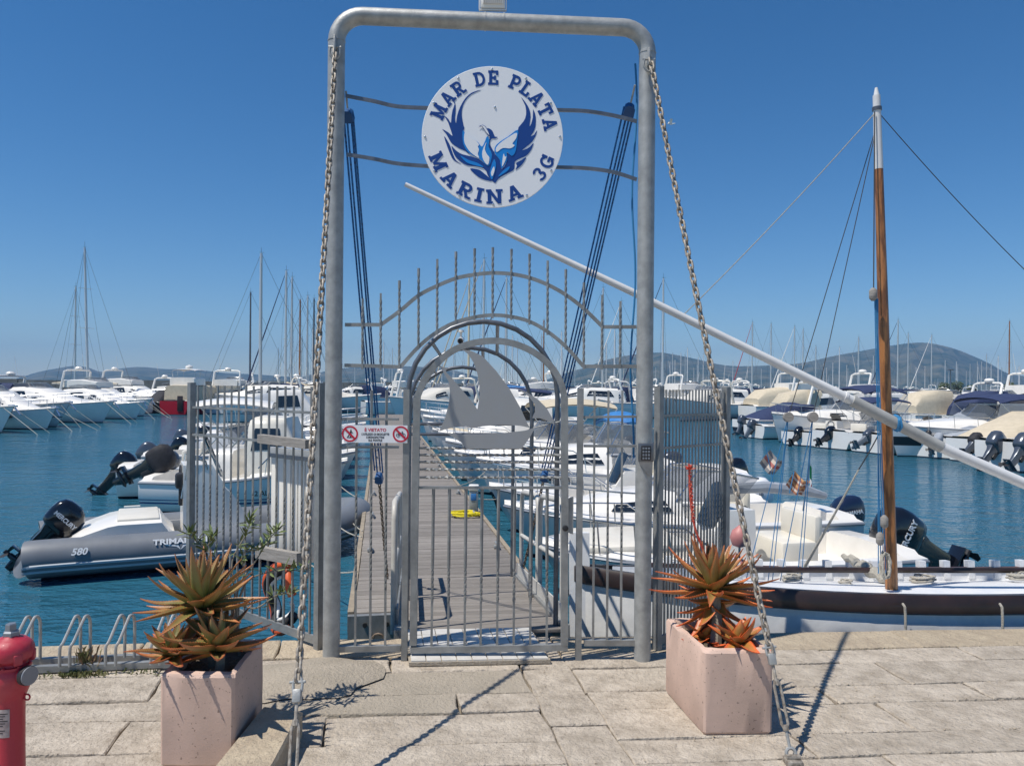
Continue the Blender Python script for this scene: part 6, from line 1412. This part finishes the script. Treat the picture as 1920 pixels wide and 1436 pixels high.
def sloop(name, label, loc, head, L, Hm, mm=None, cov=None, furl=None, group=None, hm=None, lean=0.0, r=.11, stays=True):
    b = Boat(name, label, loc, head, L, L * .31, 1.0, 1.3, rake=L * .1, group=group, cat='sailing boat', stern=.8); b.hull(hm or H_PLAIN, 12); b.deck((.04, .3), .7, .35)
    b.house([(-L * .2, L * .09, L * .08, 1.55), (L * .05, L * .09, L * .07, 1.6), (L * .22, L * .05, L * .03, 1.4)], WHITE, 'coachroof', None, [(-L * .15, L * .08, .4, .8)])
    b.mast(L * .06, Hm, mm, r, L * .34, cov, furl=furl, z0=1.5, lean=lean, stays=stays); return b
def hzy(px): return CY + (px - CX) * sr
def by_mast(px, py, Hm, L, ang):
    u, w = uw(px, py); Y = (Hm + WZ - EYE) * F / (-w); a = R(ang); x = u * Y / F
    return V((x - math.cos(a) * L * .06, Y - math.sin(a) * L * .06, 0)), a
for px, py, Hm, L, ang, kw, lab in ((168, 463, 14, 12, 150, dict(cov=BEIGEC, lean=.05), 'sailing yacht with tall raked mast above the left row'), (142, 538, 13, 10, -20, dict(cov=BEIGEC), 'sailing boat with shorter thin mast left of the tall mast'),
        (490, 475, 14, 11, 200, dict(cov=NAVYC, r=.15), 'sailing yacht with thick tall mast and dark sail cover behind left fence'), (470, 548, 13, 10, 200, dict(cov=BLACKC, mm=DSTEEL), 'sailing boat with slim dark mast beside the thick mast'),
        (537, 508, 13, 10, 170, dict(cov=BEIGEC, furl=NAVYC, r=.12), 'sloop with dark furled foresail seen between chain and fence'), (548, 520, 12.6, 10, 185, dict(cov=NAVYC), 'sloop just right of the dark furled foresail'), (563, 562, 12, 9, 170, dict(cov=BEIGEC, mm=WOODM), 'small sloop with brown wooden mast left of the chain'),
        (577, 555, 12, 9.5, 190, dict(cov=WHITE), 'sloop with pale mast close left of the chain'), (589, 560, 12, 9, 175, dict(mm=DSTEEL), 'sloop with dark mast hidden partly behind the chain'),
        (908, 486, 13, 11, 160, dict(cov=BLUEC, furl=BEIGEC, r=.12), 'sailing yacht with cream furled sail seen through arched grille'), (880, 522, 13, 11, 150, dict(cov=BEIGEC, furl=BEIGEC, r=.11, mm=mat('cream spar', (.62, .54, .38), .6)), 'sailing boat with thick cream mast behind the sail silhouette'),
        (950, 520, 13, 10, 190, dict(cov=NAVYC, furl=NAVYC), 'sloop with navy furled sail behind the arch centre'), (1020, 600, 12, 9, 175, dict(cov=BEIGEC, mm=WOODM), 'small sloop with brown mast behind the arch right side'),
        (1131, 540, 13, 11, 190, dict(cov=NAVYC), 'sloop with slim pale mast right of the arched grille'), (1165, 565, 13, 10, 190, dict(cov=BEIGEC, furl=WHITE, r=.12), 'sloop with white furled sail left of right portal post'),
        (1244, 522, 13.5, 11, 185, dict(cov=BEIGEC, furl=NAVYC), 'sloop with dark striped forestay right of right portal post'), (1411, 604, 13, 10, 200, dict(cov=NAVYC, furl=RED), 'sloop with red furled sail behind the slanting yard'), (1446, 607, 13, 10, 195, dict(cov=BEIGEC), 'sloop right of the red furled sail'),
        (1490, 612, 12.5, 10, 185, dict(cov=BEIGEC, furl=WHITE), 'sloop with white furled sail behind the flybridge yacht'), (1506, 617, 12.5, 10, 190, dict(cov=NAVYC), 'sloop just right of the white furled sail'),
        (1610, 632, 12.5, 10, 190, dict(cov=WHITE, r=.14), 'sloop with bright white mast left of the wooden mast'), (1684, 600, 13.5, 11, 170, dict(cov=NAVYC, furl=NAVYC), 'sloop with navy furled sail right of the wooden mast'), (1703, 625, 13, 10, 175, dict(cov=BEIGEC), 'sloop with pale mast below the big hill summit'),
        (1747, 628, 13, 10, 170, dict(cov=WHITE, furl=WHITE), 'sloop with white furled sail below the big hill summit'), (1850, 664, 13, 10, 185, dict(cov=WHITE), 'sloop with white mast near the right hill foot'), (1893, 602, 14, 12, 175, dict(mm=WOODM, cov=BEIGEC, r=.11), 'sailing boat with brown wooden mast at far right')):
    loc, a = by_mast(px, py, Hm, L, ang); sloop('sloop', lab, loc, a, L, Hm, **kw)
# small distant yachts: copies of three prototypes
rf_ = random.Random(21)
protos = [sloop('distant_sloop', ['distant sailing boat with white sail cover among the far masts', 'distant sailing boat with navy sail cover among the far masts', 'distant sailing boat with beige sail cover among the far masts'][i], (0, 0), 0, 9 + i, 11.5 + i, cov=[WHITE, NAVYC, BEIGEC][i], group='distant sailing boats', r=.13, mm=[ALU, SPARW, SPARW][i]).o for i in range(3)]
spots = [(x, y) for x, y in ((1530, 648), (1562, 680), (1575, 655), (1590, 690), (1545, 684), (1773, 675), (1796, 680), (1872, 665), (1859, 682), (1878, 690), (1910, 690), (1638, 668), (1660, 690), (1718, 690), (1735, 684), (1812, 694), (1833, 690))]
spots += [(1232 + i * 7.3 + rf_.uniform(-3, 3), rf_.uniform(655, 702)) for i in range(16)] + [(rf_.uniform(1360, 1915), rf_.uniform(672, 708)) for i in range(22)] + [(rf_.uniform(650, 880), rf_.uniform(640, 695)) for i in range(12)] + [(rf_.uniform(955, 1190), rf_.uniform(610, 690)) for i in range(14)] + [(rf_.uniform(520, 606), rf_.uniform(610, 680)) for i in range(4)]
for i, (px, py) in enumerate(spots):
    P = protos[i % 3] if i < 3 else copy_tree(protos[i % 3]); Hm = 11.5 + i % 3; loc, a = by_mast(px, py, Hm * rf_.uniform(.95, 1.05), 9, rf_.choice([180, 200, 160, 20]) + rf_.uniform(-10, 10))
    P.location = (loc.x, loc.y, WZ); P.rotation_euler = (0, 0, a)
# distant motor boats
mp_ = [cruiser('distant_motorboat', ['distant white motor boat with navy cockpit cover in far berths', 'distant white flybridge motor boat in the far berths', 'distant cream motor boat with open cockpit in far berths', 'distant white motor boat with open cockpit in far berths'][i], (0, 0), 0, 9 + i, group='distant motor boats', fly=i == 1, cov=i == 0, covm=NAVYC, rail=False, cm=[WHITE, WHITE, CREAM, WHITE][i]).o for i in range(4)]
ms = [(1225 + i * 30 + rf_.uniform(-12, 12), rf_.uniform(746, 764)) for i in range(24)] + [(660 + i * 32 + rf_.uniform(-12, 12), rf_.uniform(748, 766)) for i in range(17)] + [(440 + i * 32, rf_.uniform(758, 775)) for i in range(6)] + [(1240 + i * 27 + rf_.uniform(-10, 10), rf_.uniform(768, 786)) for i in range(6)] + [(790 + i * 50 + rf_.uniform(-10, 10), rf_.uniform(772, 784)) for i in range(8)]
for i, (px, py) in enumerate(ms):
    P = mp_[i % 4] if i < 4 else copy_tree(mp_[i % 4]); p = wat(px, py); P.location = (p.x, p.y, WZ); P.rotation_euler = (0, 0, R(rf_.choice([195, 15, 195, 240]) + rf_.uniform(-14, 14)))

# right row, nearer
HR = 205
loc, a = by_stern(1395, 815, 20, 6.5); small('motorboat', 'small white boat with black bottom and grey outboard beside right fence', loc, a, 6.5, 2.4, .8, H_NAVYLOW, 'covered', GREYM, cov=NAVYC, tilt=25, leg=GREYN)
loc, a = by_bow(1458, 829, 197, 8.5); b = Boat('motor_cruiser', 'white cruiser with navy canopy, bow pointing left at right row', loc, a, 8.5, 2.8, .95, 1.35, cat='motor cruiser'); b.hull(H_PLAIN).deck((.03, .42), .5, .25)
b.house([(-.6, 1.15, 1.0, 1.45), (.8, 1.1, .85, 1.5), (2.4, .7, .4, 1.45), (3.3, .3, .1, 1.4)], WHITE, 'coachroof', None, [(.9, 1.7, .35, .7)]); b.screen(.6, 1.05, .6, z=1.45, back=1.6, lean=.5); b.canopy(-2.4, .1, 1.15, 2.25, NAVYC, .28, sides=True); b.rail(.55, .45); MB().box((2.6, 0, 1.62), (.9, .8, .25), b=.1).build('deck_box', NAVYC, b.o)
loc, a = by_stern(1413, 822, 15, 5.5); small('motorboat', 'open white boat with grey outboard left of the navy canopy cruiser', loc, a, 5.5, 2.1, .65, H_PLAIN, 'open', GREYM, tilt=35, leg=GREYN)
loc, a = by_stern(1498, 836, 34, 5.4); small('motorboat', 'white boat with black outboard, left one of the black pair', loc, a, 5.4, 2.1, .6, H_PLAIN, 'open', BLACK, tilt=52, k=.9)
loc, a = by_stern(1556, 842, 24, 6.2); small('motorboat', 'white boat with black outboard, right one of the black pair', loc, a, 6.2, 2.3, .75, H_PLAIN, 'bimini', BLACK, tilt=58, k=.95, cov=NAVYC)
loc, a = by_stern(1628, 850, 20, 6.2); small('motorboat', 'white open boat with large silver grey outboard left of wooden mast', loc, a, 6.2, 2.3, .75, H_PLAIN, 'open', GREYM, tilt=62, k=.95, leg=GREYN)
loc, a = by_bow(1678, 856, 190, 8); b = Boat('motor_cruiser', 'white cruiser with black hull band and dark windscreen right of wooden mast', loc, a, 8, 2.7, .95, 1.2, cat='motor cruiser'); b.hull(H_BLKTOP).deck((.03, .45), .5, .25)
b.house([(-.6, 1.1, 1.0, 1.35), (1.2, 1.0, .8, 1.4), (3.0, .4, .2, 1.25)], WHITE, 'coachroof'); b.screen(.9, 1.1, .65, z=1.3, back=2.2, lean=.7); b.canopy(-2.2, .3, 1.15, 2.0, NAVYC, .22, sides=True); b.rail(.5, .45); b.fender(.86, 1, BLKP, .1, .55)
loc, a = by_stern(1760, 860, 36, 5.6); small('motorboat', 'white boat with grey covered outboard below the slanting yard', loc, a, 5.6, 2.3, .75, H_PLAIN, 'covered', GREYC, tilt=55, k=.9, cov=GREYC, leg=GREYN)
loc, a = by_stern(1828, 868, 27, 6.5); small('motorboat', 'boat under tan cover with black hooded outboard at right', loc, a, 6.5, 2.4, .8, H_PLAIN, 'covered', BLACKC, tilt=58, k=1.05, cov=BEIGEC, leg=GREYM)
loc, a = by_stern(1893, 884, 24, 7.0); b = small('motorboat', 'white cabin boat with twin dark grey outboards at the right edge', loc, a, 7.0, 2.6, .9, H_PLAIN, 'cabin', None)
for y in (-.42, .42): b.outboard(y, 46, 1.2, GREYM, GREYM)
# second line of the right row
for px, py, L, ang, kw, lab in ((1400, 789, 11, 10, dict(fly=True, cov=True, covm=BEIGEC), 'large flybridge yacht with beige canvas behind the navy canopy cruiser'), (1450, 803, 7.5, 15, dict(cov=True, covm=BEIGEC), 'white cruiser under cream tent cover in second right row'), (1548, 798, 9, 12, dict(fly=True), 'flybridge cruiser with open cockpit behind the wooden mast ropes'),
        (1690, 808, 8, 18, dict(cov=True, covm=BEIGEC, cm=CREAM, arch=False), 'cream cruiser with vinyl windowed canopy right of wooden mast'), (1735, 800, 9, 198, dict(arch=False), 'white cruiser with plain sloping roof in second right row'), (1795, 812, 8, 20, dict(cov=True, covm=NAVYC), 'cruiser under big navy cover in second right row'), (1860, 806, 9.5, 20, dict(fly=True), 'white flybridge cruiser at right end of second right row'), (1905, 818, 8.5, 20, dict(cov=True, covm=BLACKC), 'white cruiser with black cover at far right edge')):
    loc, a = by_stern(px, py, ang, L); cruiser('motor_yacht', lab, loc, a, L, **kw)
# lamp post, shrubs and sheds on the far quay
p = at(1782, 745, 200); lpz = at(1782, 694, 200).z
lpo = root('lamp_post', 'slim dark lamp post on the far quay', 'lamp post', V((p.x, 200, 0))); MB().tube([V((p.x, 200, 0)), V((p.x, 200, lpz))], .11, 8).build('pole', DSTEEL, lpo); MB().box((p.x, 200, lpz + .1), (1.3, .7, .25), b=.08).build('lamp_head', DSTEEL, lpo)
g = MB(); g.box((at(1800, 740, 205).x, 206, -.2), (70, 14, 1.5), b=.2); tag(g.build('far_quay', CONC, None, 30, loc=(at(1800, 740, 205).x, 206, 0)), kind='structure')
FOL = mat('far foliage', (.03, .055, .02), .8, 0, (.07, .09, .03), .8)
for i, (px, w_, h_) in enumerate(((1770, 3.2, 3.4), (1795, 3.6, 3.8), (1822, 2.6, 2.8), (1893, 3.0, 3.6))):
    c_ = at(px, 745, 202); c_.z = .5; tr = root('tree', ['round dark tree left of the lamp post', 'larger dark tree right of lamp post', 'small dark tree further right of lamp post', 'dark tree near right end of the far quay'][i], 'tree', c_, 'trees on the far quay')
    MB().tube([c_, c_ + UP * h_ * .6], [.18, .1], 7).build('trunk', BRANCH, tr); g = MB(); rt = random.Random(i)
    for _ in range(420):
        u = V((rt.gauss(0, 1), rt.gauss(0, 1), rt.gauss(0, 1))).normalized() * rt.random() ** .4; q = c_ + V((u.x * w_ / 2, u.y * w_ / 2, h_ * .55 + u.z * h_ * .42)); s_ = rt.uniform(.12, .3); n1 = V((rt.gauss(0, 1), rt.gauss(0, 1), rt.gauss(0, 1))).normalized(); n2 = n1.orthogonal()
        g.add([q + n1 * s_, q + n2 * s_ * .6, q - n1 * s_, q - n2 * s_ * .6], [(0, 1, 2, 3)])
    g.build('crown', FOL, tr, None)
for i, (px, w_) in enumerate(((1905, 5.0),)):
    c_ = at(px, 745, 208); c_.z = .5; hs = root('shed', 'small white hut with flat roof on the far quay', 'building', c_); MB().box(c_ + UP * 1.3, (w_, 4, 2.6)).build('wall', WHITE, hs, None); MB().box(c_ + UP * 2.7, (w_ + .8, 4.8, .22)).build('roof', GALV2, hs, None)
    for k in (-1, 1): MB().box(c_ + V((k * w_ * .22, -2.02, 1.4)), (w_ * .3, .06, 1.1)).build('window', GLASS, hs, None)
HAZE_D = 0.00021
# ================================================================ HAZE
HZ = bpy.data.materials.new('haze air'); HZ.use_nodes = True; n = HZ.node_tree; n.nodes.clear()
pv = n.nodes.new('ShaderNodeVolumePrincipled'); pv.inputs['Color'].default_value = (.30, .56, .95, 1); pv.inputs['Density'].default_value = HAZE_D
pv.inputs['Anisotropy'].default_value = .0
om = n.nodes.new('ShaderNodeOutputMaterial'); n.links.new(pv.outputs[0], om.inputs['Volume'])
g = MB().box((0, 2480, 123), (13000, 5060, 250)); tag(g.build('haze', HZ, smooth=None), kind='stuff')
